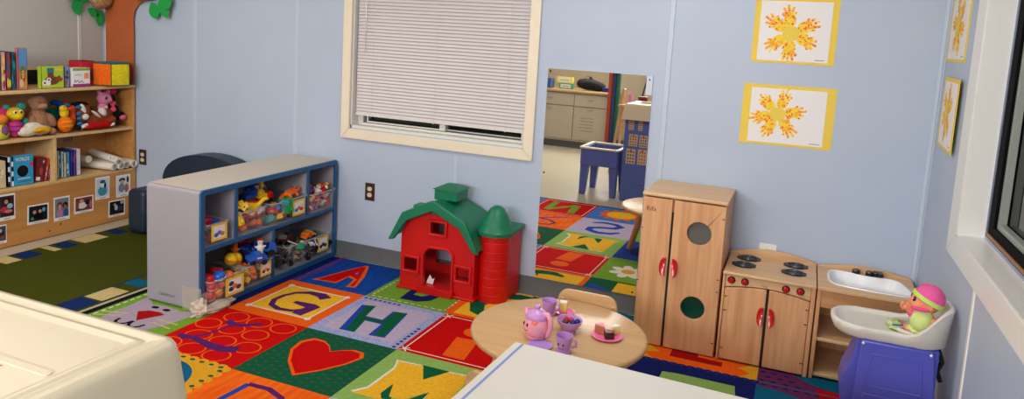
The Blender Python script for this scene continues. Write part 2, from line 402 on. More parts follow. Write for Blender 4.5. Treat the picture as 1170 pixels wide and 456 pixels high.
m = MB(); m.tube([(-1.06, -6.715, 1.25), (-1.06, -6.7, 1.12), (-1.075, -6.69, .98), (-1.10, -6.68, .86), (-1.12, -6.68, .74)], .012, 8)
tag(m.build('power_cord', BLACK, loc=(-1.1, -6.7, 0)), 'black cord hanging down the opposite wall seen in the mirror', 'cord')
# wooden easel
ez = thing('wooden_easel', 'small pale wooden easel behind the cream play unit seen in the mirror', 'easel', (-.72, -4.6, 0))
for sx in (-1, 1):
    MB().tube([(-.72+sx*.24, -4.42, 0), (-.72+sx*.17, -4.56, 1.0)], .016, 6).build('leg', MAPLE, ez)
    MB().tube([(-.72+sx*.24, -4.78, 0), (-.72+sx*.17, -4.60, 1.0)], .016, 6).build('leg', MAPLE, ez)
MB().box(-.92, -.52, -4.60, -4.44, .80, .82).build('tray', MAPLEX, ez, bevel=.003)
MB().box(-.90, -.54, -4.565, -4.55, .45, .78).build('board', MAPLEX, ez, bevel=.003)
tag(MB().cyl((-.80, -4.52, .82), .028, .13, 16).lathe([(.012, .13), (.012, .16), (.001, .165)], (-.8, -4.52, .82), 12).build('paint_bottle', PINKP, loc=(-.8, -4.52, .82)), 'pink paint bottle standing on the easel tray seen in the mirror', 'bottle')
tag(MB().box(-.70, -.60, -4.56, -4.48, .82, .93).build('tissue_box', plastic('maroon_box', (130, 40, 50)), bevel=.004, loc=(-.65, -4.52, .82)), 'maroon box standing on the easel tray seen in the mirror', 'box')

# water table
WTB = mat('periwinkle_plastic', (92, 108, 184), rough=.4, var=.08, vs=6)
wt = thing('water_table', 'blue plastic water table on four splayed legs seen in the mirror', 'table', (-.62, -3.28, 0))
X0, X1, Y0, Y1 = -.925, -.535, -3.50, -3.03
wt.location.z = 0
m = MB(); m.prism(rrect(X0, Y0, X1, Y1, .03), .30, .465, 'z', 0, [list(reversed(rrect(X0+.03, Y0+.03, X1-.03, Y1-.03, .03)))]); m.box(X0+.02, X1-.02, Y0+.02, Y1-.02, .30, .33)
m.build('basin', WTB, wt, bevel=.006)
m = MB(); m.prism(rrect(X0-.01, Y0-.01, X1+.01, Y1+.01, .035), .465, .482, 'z', 0, [list(reversed(rrect(X0+.025, Y0+.025, X1-.025, Y1-.025, .03)))])
m.build('rim', mat('cream_rim', (228, 220, 196), rough=.4), wt, bevel=.004)
MB().box(X0+.03, X1-.03, Y0+.03, Y1-.03, .40, .405).build('sand', mat('tan_sand', (196, 170, 128), rough=.9, var=.3, vs=80), wt)
for sx, x in ((-1, X0+.05), (1, X1-.05)):
    for sy, y in ((-1, Y0+.05), (1, Y1-.05)):
        m = MB(); a = .042; b = .028
        vs = [(x+p*a, y+q*a, .31) for p, q in ((-1,-1),(1,-1),(1,1),(-1,1))] + [(x+sx*.012+p*b, y+sy*.01+q*b, 0) for p, q in ((-1,-1),(1,-1),(1,1),(-1,1))]
        m.add(vs, [(0,1,2,3), (7,6,5,4), (0,4,5,1), (1,5,6,2), (2,6,7,3), (3,7,4,0)]); m.build('leg', WTB, wt, bevel=.005)

# ---- cream play unit in the near corner (its blue side faces the mirror)
CR = mat('cream_moulded_plastic', (222, 208, 180), rough=.38, var=.03, vs=3)
TAN = mat('tan_moulded_tray', (226, 200, 150), rough=.4)
cu = thing('play_unit', 'cream moulded play unit top with recessed tray and blue sides nearest the camera', 'play unit', (-.2, -3.25, 0))
X0, X1, Y0, Y1 = -.505, .112, -3.52, -2.985
m = MB()
lev = [(.024, .80), (.018, .83), (.005, .92), (.0, .938), (-.006, .947), (-.016, .950)]
loops = [rrect(X0-e, Y0-e, X1+e, Y1+e, .028+e, 6) for e, z in lev]; n = len(loops[0]); vs = []
for (e, z), l in zip(lev, loops): vs += [(p[0], p[1], z) for p in l]
fs = [(j*n+i, j*n+(i+1) % n, (j+1)*n+(i+1) % n, (j+1)*n+i) for j in range(len(lev)-1) for i in range(n)]
m.add(vs, fs)
# stepped interior
steps = [(0, .950), (.36, .950), (.42, .9475), (.52, .9475), (.58, .950), (.82, .950), (.90, .946), (1, .946)]
def inset(k): return rrect(X0+.016+(.050)*k, Y0+.016+.05*k, X1-.016-.056*k, Y1-.016-.046*k, .012, 6)
vs = []
for e, z in steps: vs += [(p[0], p[1], z) for p in inset(e)]
m.add(vs, [(j*n+i, j*n+(i+1) % n, (j+1)*n+(i+1) % n, (j+1)*n+i) for j in range(len(steps)-1) for i in range(n)])
well = rrect(X0+.07, Y0+.07, -.045, -3.207, .012)
m.prism(inset(1), .936, .946, 'z', 0, [list(reversed(well))])
m.prism(rrect(X0+.07, -3.190, X1-.075, -3.176, .006), .944, .9485, 'z')
m.build('moulded_top', CR, cu, smooth=50)
m = MB(); m.prism(well, .86, .942, 'z', 0, [list(reversed(rrect(X0+.074, Y0+.074, -.049, -3.211, .010)))]); m.box(X0+.07, -.045, Y0+.07, -3.207, .86, .90)
m.build('tray_well', TAN, cu)
MB().box(X0+.07, -.055, -3.1985, -3.1965, .946, .9468).build('seam', mat('rust_seam', (176, 104, 56), rough=.6), cu)
BLB = mat('cornflower_panel', (88, 108, 180), rough=.45, var=.06, vs=4)
MB().box(-.49, .07, -3.49, -3.00, 0, .81).build('body', BLB, cu, bevel=.01)
for k, (a, b, z0, z1) in enumerate(((-.438, -.352, .545, .66), (-.335, -.258, .54, .657), (-.453, -.364, .372, .517), (-.341, -.253, .373, .52), (-.45, -.40, .70, .79), (-.357, -.315, .70, .79), (-.25, -.18, .545, .655))):
    t = thing('picture_card', ['beige card of brown dots in the middle of the mirrored blue side', 'beige card with six dark dots on the blue side seen in the mirror', 'lower beige card of green dots nearest the water table seen in the mirror', 'lower beige card of orange dots on the blue side seen in the mirror', 'small top card with a brown blot nearest the water table seen in the mirror', 'small top card with a brown blot on the blue side seen in the mirror', 'beige card of red dots at the outer edge of the mirrored blue side'][k], 'card', ((a+b)/2, -3.0, z0), group='picture cards on the blue side of the play unit')
    MB().box(a, b, -3.0, -2.998, z0, z1).build('card', mat('beige_card', (214, 184, 156), rough=.7), t)
    f = Flat((a, -2.998, z0), (b-a, 0, 0), (0, 0, z1-z0), (0, 1, 0), .0004); cc = [(120, 76, 50), (60, 50, 50), (40, 84, 66), (200, 96, 60), (110, 60, 30), (110, 60, 30), (180, 50, 40)][k]
    for r in range(4):
        for q in range(3): f.ellipse((.22+.28*q, .14+.22*r), .09, .07, paint(cc), n=10)
    f.ellipse((.5, .9), .14, .06, paint((190, 40, 40)), n=10)
    f.build('printed_dots', t)
# ------------------------------------------------------------------ rugs
def carpet(name, c, c2=None, var=.18, **k): return mat(name, c, rough=.95, c2=c2, var=0 if c2 else var, vs=k.get('vs', 90), bump=.6, bs=500, spec=.1, stretch=k.get('stretch', (1, 1, 1)))
K = dict(
 red=carpet('rug_red', (204, 4, 6)), dred=carpet('rug_dark_red', (168, 10, 20)), orange=carpet('rug_orange', (242, 98, 18)), orange2=carpet('rug_streaky_orange', (246, 116, 22), (232, 84, 20), vs=14, stretch=(3, .4, 1)),
 blue=carpet('rug_streaky_blue', (18, 52, 150), (12, 82, 160), vs=16, stretch=(3.5, .35, 1)), navy=carpet('rug_navy', (16, 30, 100)), royal=carpet('rug_royal', (30, 70, 170)),
 green=carpet('rug_lime', (118, 164, 52)), pale=carpet('rug_pale_green', (144, 184, 96)), dgreen=carpet('rug_dark_green', (8, 92, 58)), teal=carpet('rug_teal', (10, 98, 134)),
 yellow=carpet('rug_yellow', (244, 186, 46)), mustard=carpet('rug_mustard', (226, 164, 40)), purple=carpet('rug_purple', (88, 34, 106)), plum=carpet('rug_plum', (104, 44, 92)),
 lilac=carpet('rug_lilac', (190, 176, 204)), lilacb=carpet('rug_speckled_lilac', (186, 178, 212), (110, 146, 206), vs=120), white=carpet('rug_white', (232, 226, 214)), black=carpet('rug_black', (14, 16, 20)),
 tan=carpet('rug_tan', (206, 186, 130)), moss=carpet('rug_moss', (68, 74, 14)), border=carpet('rug_border_blue', (18, 44, 104)), sky=carpet('rug_sky', (60, 120, 200)), grey=carpet('rug_grey_lilac', (172, 156, 176)))
TS = .516; RX, RY = -1.6057, -.0137; RT = .0045
rug = thing('alphabet_rug', 'large rug of bright squares with letters and pictures under the toys', 'rug', (.2, -1.3, 0))
NC = (-1, 6)
tx0, tx1, ty0, ty1 = RX-1.0*TS-.045, RX+6*TS-.01, RY-5*TS-.03, RY-.022
MB().box(tx0, min(tx1, XR-.03), ty0, ty1, 0, RT).build('backing', K['black'], rug)
F = Flat((RX, RY-5*TS, RT), (TS, 0, 0), (0, TS, 0), (0, 0, 1), .0003)
F.auto = 4e-6
base_h = F.h
class Tile:
    """tile coordinates: 0..1 right, 0..1 up"""
    def __init__(s, c, r, m, x0=0, x1=1):
        s.c, s.r = c, r; F.h = base_h; F.rect(c+x0, 4-r, c+x1, (5-r) if r else 4.955, m)
    def q(s, p): return (s.c+p[0], 4-s.r+p[1])
    def up(s): F.up(); return s
    def poly(s, pts, m, holes=()): F.poly([s.q(p) for p in pts], m, [[s.q(p) for p in h] for h in holes]); return s
    def rect(s, a, b, c, d, m): F.rect(s.c+a, 4-s.r+b, s.c+c, 4-s.r+d, m); return s
    def ell(s, c, rx, ry, m, **k): F.ellipse(s.q(c), rx, ry, m, **k); return s
    def st(s, pts, w, m, **k): F.stroke([s.q(p) for p in pts], w, m, **k); return s
    def txt(s, t, x, y, sz, m): F.text(t, s.c+x, 4-s.r+y, sz, m); return s
    def dash(s, pts, w, m, n=8, closed=False, duty=.6):
        pp = pts + [pts[0]] if closed else pts
        for a, b in zip(pp, pp[1:]):
            for i in range(n):
                t0, t1 = i/n, (i+duty)/n
                s.st([(a[0]+(b[0]-a[0])*t0, a[1]+(b[1]-a[1])*t0), (a[0]+(b[0]-a[0])*t1, a[1]+(b[1]-a[1])*t1)], w, m)
        return s
# row against the far wall
t = Tile(-1, 0, K['navy']); t.up().txt('B', .15, .15, .9, K['royal'])
t = Tile(0, 0, K['blue']); t.up().dash([(.035, 0), (.035, 1)], .022, K['dred'], 22); t.dash([(.075, 0), (.075, 1)], .02, K['dred'], 22)
AO = [(.45,.86),(.50,.84),(.53,.78),(.66,.5),(.77,.15),(.66,.12),(.65,.2),(.60,.36),(.50,.40),(.50,.16),(.19,.13),(.24,.22),(.38,.70)]
t.poly(AO, K['orange']); t.up().poly([(.45,.82),(.485,.79),(.62,.48),(.735,.17),(.68,.16),(.64,.38),(.49,.46),(.47,.19),(.24,.16),(.40,.70)], K['red']).up().poly([(.50,.54),(.50,.62),(.55,.51)], K['sky'])
t = Tile(1, 0, K['green']); t.up().dash([(.05,.05),(.95,.05),(.95,.95),(.05,.95)], .014, K['white'], 11, True)
t.poly([(.32,.62),(.36,.12),(.57,.13),(.68,.22),(.72,.38),(.67,.54),(.56,.63)], K['navy'], [[(.43,.30),(.54,.29),(.60,.38),(.57,.49),(.44,.50)]])
t = Tile(2, 0, K['yellow']); t.up().dash([(0, .96), (0, .04)], .1, K['orange'], 14, duty=1); t.rect(0, 0, 1, .06, K['orange']); t.rect(.94, 0, 1, 1, K['orange'])
cp = [(.80,.78),(.66,.84),(.50,.84),(.32,.76),(.20,.58),(.17,.40),(.24,.24),(.40,.16),(.56,.14),(.70,.2)]
t.st(cp, [.05,.12,.16,.17,.17,.17,.16,.15,.13,.06], K['dgreen']).poly([(.62,.95),(.92,.86),(.70,.66)], K['dgreen'])
t.up().st([(.7,.8),(.52,.8),(.36,.72),(.25,.56),(.23,.42)], .02, K['teal'])
t = Tile(3, 0, K['dgreen']); t.up().st([(.05,.3),(.3,.45),(.45,.7),(.8,.75)], .16, K['royal']).st([(.1,.9),(.5,.95),(.9,.85)], .12, K['teal']).up().poly([(.35,.05),(.62,.05),(.66,.44),(.36,.44)], K['yellow'])
t = Tile(4, 0, K['orange'], 0, 1.1)
t.up().poly([(0,0),(.16,.02),(.06,.12),(.20,.2),(.08,.3),(.2,.4),(.08,.5),(.2,.6),(.08,.7),(.2,.8),(.08,.9),(.16,1),(0,1)], K['mustard'])
t.poly([(1.1,0),(.94,.02),(1.03,.12),(.92,.2),(1.03,.3),(.92,.4),(1.03,.5),(.92,.6),(1.03,.7),(.92,.8),(1.03,.9),(.94,1),(1.1,1)], K['mustard'])
t.poly([(.30,.14),(.78,.14),(.78,.24),(.55,.25),(.55,.36),(.74,.36),(.74,.46),(.55,.46),(.55,.62),(.78,.62),(.78,.76),(.30,.76)], K['dred'])
t = Tile(5, 0, K['teal'], .1, 1)
t.up().poly([(.1,1),(.1,.02),(.35,.02),(.60,.02),(.78,.10),(.62,.14),(.48,.22),(.38,.34),(.30,.55),(.26,.8),(.24,1)], K['plum'])
t.up()
for i in range(5):
    for j in range(8):
        x = .14 + i*.1 + .05*(j % 2); y = .05 + j*.09
        if x < .52 - j*.06: t.ell((x, y), .028, .017, K['navy'], n=10)
t.poly([(.58,.02),(.95,.02),(.95,.10),(.6,.10)], K['red'])
# second row
t = Tile(-1, 1, K['navy']); t.up().txt('F', .2, .15, .8, K['yellow'])
t = Tile(0, 1, K['orange']); t.up().rect(.12, .16, .88, .86, K['white']); t.up().rect(.14, .18, .86, .84, K['yellow'])
for p in ((.13,.17),(.87,.17),(.87,.85),(.13,.85)): t.ell(p, .035, .035, K['white'], n=12)
t.up().st([(.70,.70),(.60,.765),(.44,.765),(.32,.69),(.26,.56),(.25,.42),(.32,.29),(.45,.235),(.60,.26),(.68,.34)], [.13,.12,.08,.06,.055,.06,.065,.07,.06,.05], K['purple'])
t.poly([(.47,.50),(.70,.52),(.80,.48),(.76,.20),(.63,.22),(.66,.40),(.47,.44)], K['purple'])
t = Tile(1, 1, K['lilacb']); t.up().rect(.1, .1, .9, .9, K['lilac']); t.up()
t.dash([(.03,.95),(.5,.95)], .035, K['purple'], 8, duty=.55); t.dash([(.95,.02),(.95,.55)], .035, K['purple'], 8, duty=.55)
t.poly([(.12,.76),(.27,.80),(.32,.52),(.52,.52),(.50,.76),(.66,.79),(.77,.16),(.60,.14),(.57,.42),(.38,.42),(.45,.13),(.28,.12)], K['royal'])
t.up().poly([(.17,.77),(.27,.79),(.33,.50),(.54,.50),(.53,.77),(.65,.78),(.75,.17),(.65,.17),(.60,.44),(.37,.44),(.44,.15),(.34,.15)], K['dgreen'])
t = Tile(2, 1, K['red']); t.up().st([(.05,.05),(.95,.05),(.95,.95),(.05,.95)], .018, K['white'], closed=True)
for p in ((.05,.05),(.95,.05),(.95,.95),(.05,.95)): t.st([(p[0]-.04,p[1]-.04),(p[0]+.04,p[1]+.04)], .014, K['white']).st([(p[0]+.04,p[1]-.04),(p[0]-.04,p[1]+.04)], .014, K['white'])
t.poly([(.36,.52),(.58,.54),(.64,.10),(.42,.10)], K['orange']).ell((.48,.70), .125, .11, K['orange'])
t = Tile(3, 1, K['green']); t.up()
for k in range(7): a = 2*PI*k/7; t.ell((.36+.15*math.cos(a), .55+.17*math.sin(a)), .10, .065, K['white'], rot=a)
t.up().ell((.36,.55), .09, .09, K['mustard'])
t = Tile(4, 1, K['navy'], 0, 1.1); t.up()
for k in range(14): t.ell((.04+k*.08, .985), .046, .035, K['navy'], n=14)
t.up()
for k in range(14): t.ell((.04+k*.08, .975), .018, .010, K['royal'], n=10)
t.poly([(.30,.15),(.30,.78),(.44,.80),(.93,.80),(.95,.62),(.60,.56),(.50,.15)], K['pale'])
t = Tile(5, 1, K['teal'], .1, 1); t.up().poly([(.1,1),(.62,1),(.8,.8),(.5,.82),(.3,.9),(.1,.92)], K['plum']).poly([(.15,.2),(.5,.84),(.9,.3)], K['dgreen'])
t.up()
for i in range(6): t.ell((.16+i*.09, .965), .028, .014, K['navy'], n=10)
t.poly([(.6,.86),(.95,.86),(.95,1),(.62,1)], K['dred'])
# third row
t = Tile(-1, 2, K['green']); t.up().dash([(-.0,.02),(1,.02)], .012, K['white'], 13); t.dash([(-.0,.95),(1,.95)], .012, K['white'], 13); t.dash([(.04,.0),(.04,1)], .02, K['white'], 12)
t.poly([(.19,.16),(.14,.34),(.15,.52),(.11,.84),(.32,.70),(.5,.73),(.72,.70),(.88,.86),(.86,.54),(.82,.36),(.76,.2),(.5,.1)], K['grey'])
t.up().poly([(.34,.50),(.42,.57),(.54,.585),(.63,.56),(.51,.33)], K['dred'])
t.ell((.40,.655), .045, .028, K['black'], n=14); t.ell((.55,.655), .045, .028, K['black'], n=14)
t.st([(.34,.30),(.35,.24),(.39,.20),(.44,.20),(.48,.24),(.50,.31)], .035, K['black']).st([(.50,.31),(.52,.24),(.56,.20),(.61,.20),(.65,.24),(.66,.30)], .035, K['black'])
for a, b in (((.05,.34),(.31,.42)), ((.04,.24),(.29,.35)), ((.66,.45),(.92,.44)), ((.67,.38),(.93,.34))): t.st([a, b], .02, K['tan'])
t = Tile(0, 2, K['red']); t.up()
for j in range(4):
    for i in range(4):
        x = .14 + i*.285 + (.12 if j % 2 else 0); y = .13 + j*.245
        if x < .90: t.ell((x-.01, y), .134, .115, K['orange'], hole=.88, n=36)
t.up().st([(.08,.30),(.17,.29),(.28,.30),(.40,.275),(.52,.25),(.64,.25),(.78,.305)], [.04,.08,.07,.08,.10,.115,.13], K['purple'])
t.st([(.17,.24),(.30,.40),(.34,.60),(.37,.73)], [.05,.035,.028,.03], K['purple']).st([(.24,.76),(.34,.71),(.46,.74),(.58,.86)], [.07,.085,.07,.05], K['purple'])
t = Tile(1, 2, K['dgreen']); t.up()
for i in range(12):
    for j in range(12): t.st([(.05+i*.082, .05+j*.08+(.03 if i % 2 else 0)), (.085+i*.082, .05+j*.08+(.03 if i % 2 else 0))], .014, K['plum'])
HP = [(.51,.14),(.30,.34),(.17,.54),(.14,.72),(.21,.83),(.33,.83),(.43,.77),(.51,.67),(.58,.74),(.68,.80),(.79,.79),(.84,.70),(.78,.52),(.66,.32)]
t.up().poly(HP, K['orange']); t.up().poly([(.51+(x-.51)*.9, .52+(y-.52)*.9) for x, y in HP], K['red'])
t = Tile(2, 2, K['pale'])
MO = [(.14,.80),(.38,.82),(.50,.60),(.62,.82),(.84,.84),(.86,.24),(.93,.15),(.62,.13),(.66,.24),(.65,.44),(.52,.22),(.40,.22),(.32,.42),(.31,.24),(.38,.14),(.10,.14),(.18,.26),(.19,.66)]
t.up().poly([(x-.025, y+.018) for x, y in MO], K['white']).up()
t.poly([(.37,.84),(.50,.58),(.63,.84)], K['dgreen']).poly([(.31,.16),(.32,.46),(.44,.18)], K['dgreen']).poly([(.53,.2),(.65,.44),(.66,.16)], K['dgreen'])
t.up().poly(MO, K['yellow'])
t = Tile(3, 2, K['royal']); t.up().ell((.5,.5), .35, .35, K['navy']).up().poly([(.3,.2),(.7,.2),(.5,.8)], K['orange'])
t = Tile(4, 2, K['yellow']); t.up().txt('O', .2, .15, .9, K['royal'])
t = Tile(5, 2, K['red']); t.up().txt('P', .25, .15, .9, K['green'])
# fourth row
t = Tile(-1, 3, K['royal']); t.up().txt('Q', .2, .15, .9, K['orange'])
t = Tile(0, 3, K['orange']); t.up().rect(.04, .04, .95, .97, K['mustard'])
for a in range(9):
    for (x, y) in ((.06+a*.105, .98), (.06+a*.105, .05), (.95, .12+a*.105), (.03, .12+a*.1)): t.ell((x, y), .062, .05, K['mustard'], n=14)
t.up()
for a in range(9):
    for (x, y) in ((.06+a*.105, .975), (.06+a*.105, .05), (.94, .12+a*.1)): t.ell((x, y), .026, .018, K['dgreen'], n=10)
t.ell((.50,.55), .36, .36, K['teal'], n=40)
t = Tile(1, 3, K['orange2']); t.up()
t.st([(.26,.14),(.28,.56),(.30,.86)], .055, K['royal']).st([(.30,.86),(.50,.87),(.68,.80),(.72,.66),(.60,.54),(.36,.48)], .055, K['purple']).st([(.40,.48),(.58,.30),(.80,.14)], .05, K['royal'])
t = Tile(2, 3, K['lilac']); t.up().st([(.78,.66),(.66,.80),(.46,.84),(.30,.74),(.30,.60),(.46,.50),(.64,.44),(.72,.30),(.60,.18),(.40,.16),(.24,.26)], [.06,.11,.13,.13,.12,.12,.13,.13,.12,.11,.06], K['royal'])
t = Tile(3, 3, K['green']); t.up().txt('T', .25, .15, .9, K['red'])
t = Tile(4, 3, K['dgreen']); t.up().txt('U', .25, .15, .9, K['yellow'])
t = Tile(5, 3, K['orange']); t.up().txt('V', .25, .15, .9, K['navy'])
# last row, nearest the camera
t = Tile(-1, 4, K['yellow']); t.up().txt('W', .1, .15, .9, K['red'])
t = Tile(0, 4, K['sky']); t.up().poly([(.1,.4),(.5,.9),(.9,.4),(.5,.15)], K['red'])
t = Tile(1, 4, K['red']); t.up().st([(.05,.05),(.95,.05),(.95,.95),(.05,.95)], .018, K['white'], closed=True)
t.st([(.25,.15),(.27,.80)], .11, K['green']).st([(.27,.80),(.66,.22)], .10, K['green']).st([(.66,.22),(.72,.85)], .13, K['green'])
t = Tile(2, 4, K['sky']); t.up()
t.poly([(.52+(.42 if k % 2 == 0 else .30)*math.cos(PI*k/12), .48+(.42 if k % 2 == 0 else .30)*math.sin(PI*k/12)) for k in range(24)], K['orange']).up().ell((.52,.48), .25, .25, K['yellow'])
t = Tile(3, 4, K['purple']); t.up().txt('Y', .25, .15, .9, K['yellow'])
t = Tile(4, 4, K['pale']); t.up().txt('Z', .25, .15, .9, K['navy'])
t = Tile(5, 4, K['teal']); t.up().rect(.3, .3, .7, .7, K['orange'])
for c in range(-1, 6):   # thin seams between the squares are part of the weave
    pass
F.build('woven_squares', rug)

# green runner with a border of coloured squares
gr = thing('green_rug', 'mossy green rug bordered with blue and tan blocks in front of the bookcase', 'rug', (-2.75, -.9, 0))
gx0, gx1, gy0, gy1 = -3.30, -2.20, -2.6, -.2
MB().box(gx0, gx1, gy0, gy1, 0, RT).build('backing', K['moss'], gr)
f = Flat((0, 0, RT), (1, 0, 0), (0, 1, 0), (0, 0, 1), .0003)
f.rect(gx0+.15, gy0+.01, gx1-.15, gy1-.01, K['moss'])
for y0, y1, c in ((-.414,-.327,'border'), (-.66,-.485,'tan'), (-.795,-.70,'border'), (-.872,-.82,'tan'), (-1.055,-.94,'border'), (-1.17,-1.075,'tan'), (-1.35,-1.22,'border'), (-1.6,-1.42,'tan'), (-1.8,-1.66,'border')):
    f.rect(gx0+.006, y0, gx0+.145, y1, K[c])
for y0, y1, c in ((-.5,-.4,'border'), (-.72,-.58,'tan'), (-.9,-.78,'border'), (-1.06,-.965,'teal'), (-1.296,-1.128,'tan'), (-1.45,-1.31,'border'), (-1.7,-1.52,'tan'), (-1.9,-1.76,'border')):
    f.rect(gx1-.145, y0, gx1-.012, y1, K[c])
f.rect(gx1-.155, gy0, gx1-.147, gy1, K['border'])
f.build('woven_blocks', gr)
# ------------------------------------------------------------------ carpet-grey toy shelf
SHG = mat('heather_grey_laminate', (166, 162, 170), rough=.5, var=.14, vs=300)
SHT = mat('warm_grey_laminate_top', (200, 190, 178), rough=.42, var=.08, vs=200)
SHB = mat('blue_rubber_edge', (30, 88, 136), rough=.4)
SHI = mat('light_grey_inside', (170, 167, 176), rough=.5, var=.06, vs=200)
ts = thing('toy_shelf', 'low grey two-tier toy shelf with blue edging standing out from the wall', 'shelf', (-1.845, -.59, .005))
x0, x1, y0, y1, H = -2.03, -1.672, -1.172, -.022, .645
z0 = .0062
def bar_rect(m, y0, y1, z0, z1, w, xa, xb, r=.02):
    m.prism(rrect(y0, z0, y1, z1, r), xa, xb, 'x', 0, [list(reversed(rrect(y0+w, z0+w, y1-w, z1-w, .008)))])
m = MB(); bar_rect(m, y0, y1, z0, H, .024, x0, x1, .022)
m.build('carcass', SHG, ts, bevel=.004)
MB().prism(rrect(x0+.004, y0+.012, x1-.002, y1-.012, .006), H, H+.0015, 'z').build('top_sheet', SHT, ts)
MB().box(x0+.002, x0+.012, y0+.02, y1-.02, .03, H-.022).build('back_panel', SHI, ts)
MB().box(x0+.01, x1, y0+.022, y1-.022, .322, .340).build('shelf_board', SHI, ts)
for y, a, b in ((-.921, .340, H-.022), (-.313, .340, H-.022), (-.619, .03, .322)):
    MB().box(x0+.01, x1, y-.009, y+.009, a, b).build('divider', SHI, ts)
m = MB(); bar_rect(m, y0-.002, y1+.002, z0, H+.003, .028, x1, x1+.014, .024); m.build('edge_band', SHB, ts, bevel=.005, seg=3)
MB().box(x1, x1+.010, y0+.024, y1-.024, .318, .344).build('shelf_edge', SHB, ts, bevel=.004)
for y, a, b in ((-.921, .342, H-.022), (-.313, .342, H-.022), (-.619, .03, .320)):
    MB().box(x1, x1+.010, y-.012, y+.012, a, b).build('divider_edge', SHB, ts, bevel=.004)
f = Flat((-1.945, y0, .055), (1, 0, 0), (0, 0, 1), (0, -1, 0), .0006); f.text('Lakeshore', 0, 0, .026, paint((50, 48, 56)), rot=-.0); f.build('maker_mark', ts)
# crinkled clear tape on the bottom corner
TAPE = mat('yellowed_clear_film', (232, 216, 196), rough=.22, alpha=.78, var=.25, vs=18, bump=1.0, bs=60)
tp = thing('plastic_wrap', 'crumpled yellowed clear film wrapped round the bottom corner of the toy shelf', 'plastic film', (-1.66, -1.15, .006))
def crumple(m, c, r, amp, seed, nu=26, nv=16):
    vs = []
    for j in range(nv+1):
        t = -PI/2 + PI*j/nv
        for i in range(nu):
            a = 2*PI*i/nu; p = Vector((math.cos(t)*math.cos(a), math.cos(t)*math.sin(a), math.sin(t)))
            k = 1 + amp*mnoise.noise(p*2.2 + Vector((seed, 0, 0))) + amp*.35*mnoise.noise(p*5 + Vector((0, seed, 0)))
            vs.append((c[0]+p.x*r[0]*k, c[1]+p.y*r[1]*k, max(.0062, c[2]+p.z*r[2]*k)))
    m.add(vs, [(j*nu+i, j*nu+(i+1) % nu, (j+1)*nu+(i+1) % nu, (j+1)*nu+i) for j in range(nv) for i in range(nu)])
m = MB(); crumple(m, (-1.642, -1.10, .020), (.040, .135, .024), .45, 3, 48, 30); crumple(m, (-1.662, -1.175, .036), (.048, .036, .045), .4, 8, 48, 30)
m.build('wad', TAPE, tp, smooth=50)
MB().box(-1.78, -1.655, y0-.0035, y0-.0022, .008, .135).box(-1.656, -1.654, y0-.003, -1.135, .008, .11).build('flap', mat('clear_film', (226, 214, 196), rough=.18, alpha=.22, bump=.8, bs=50), tp)

# ---- clear bins and their toys
def bin_(name_label, ya, yb, z, h, xf, depth, pic, cols):
    t = thing('storage_bin', name_label, 'bin', ((xf-depth/2), (ya+yb)/2, z), group='clear storage bins on the toy shelf')
    xb = xf-depth; w = .003; s = .008
    m = MB()
    def wall(a, b, c, d):      # bottom a->b , top c->d quads with thickness
        pass
    bot = rrect(xb+s, ya+s, xf-s, yb-s, .012, 4); top = rrect(xb, ya, xf, yb, .016, 4)
    boti = rrect(xb+s+w, ya+s+w, xf-s-w, yb-s-w, .010, 4); topi = rrect(xb+w, ya+w, xf-w, yb-w, .014, 4); n = len(bot)
    vs = [(p[0], p[1], z) for p in bot] + [(p[0], p[1], z+h) for p in top] + [(p[0], p[1], z+h) for p in topi] + [(p[0], p[1], z+.003) for p in boti]
    fs = [(j*n+i, j*n+(i+1) % n, (j+1)*n+(i+1) % n, (j+1)*n+i) for j in range(3) for i in range(n)] + [tuple(range(n-1, -1, -1)), tuple(3*n+i for i in range(n))]
    m.add(vs, fs); m.build('tub', CLEAR, t)
    m = MB(); m.prism(rrect(xb-.004, ya-.004, xf+.006, yb+.004, .018, 4), z+h-.004, z+h+.002, 'z', 0, [list(reversed(rrect(xb+.004, ya+.004, xf-.003, yb-.004, .012, 4)))])
    m.build('rim', CLEARRIM, t)
    if pic:
        a, b, c, d = pic   # y range and z range on the front face
        MB().box(xf+.0005, xf+.002, a, b, c, d).build('label_card', mat('label_yellow', (240, 204, 60), rough=.6), t)
        f = Flat((xf+.002, a, c), (0, b-a, 0), (0, 0, d-c), (1, 0, 0), .0004)
        f.rect(.14, .14, .86, .86, PAPER).up()
        for k, cc in enumerate(cols): f.ellipse((.3+.2*(k % 3), .35+.2*(k // 3)+.1*(k % 2)), .14, .13, paint(cc), n=14)
        f.build('label_picture', t)
    return t
B = {}
B['far_low'] = None
bin_('clear bin with a yellow-framed label at the near end of the upper tier', -1.140, -.968, .341, .115, -1.668, .30, (-1.095, -.985, .362, .452), [(40, 90, 180), (60, 120, 200), (220, 120, 60)])
bin_('clear bin of yellow and red pieces beside the first divider of the upper tier', -.905, -.672, .341, .13, -1.668, .30, None, [])
bin_('clear bin with a fish label in the middle of the upper tier', -.655, -.335, .341, .135, -1.650, .31, (-.475, -.36, .368, .462), [(60, 120, 200), (240, 120, 60), (200, 60, 60)])
bin_('clear bin of little figures at the wall end of the upper tier', -.298, -.055, .341, .125, -1.645, .31, None, [])
bin_('clear bin of balls with a yellow-framed label near the crumpled film', -1.135, -.872, .032, .130, -1.632, .34, (-1.03, -.895, .05, .150), [(30, 40, 90), (230, 120, 40), (60, 60, 70), (40, 50, 110)])
bin_('clear bin piled with toy cars beside the lower divider', -.850, -.636, .032, .130, -1.650, .32, (-.745, -.655, .072, .152), [(60, 60, 60), (240, 160, 40), (200, 60, 40)])
bin_('clear bin of grey toy motorcycles in the wide lower compartment', -.50, -.06, .032, .145, -1.668, .30, (-.20, -.09, .07, .165), [(40, 40, 50), (60, 60, 60), (60, 60, 70)])

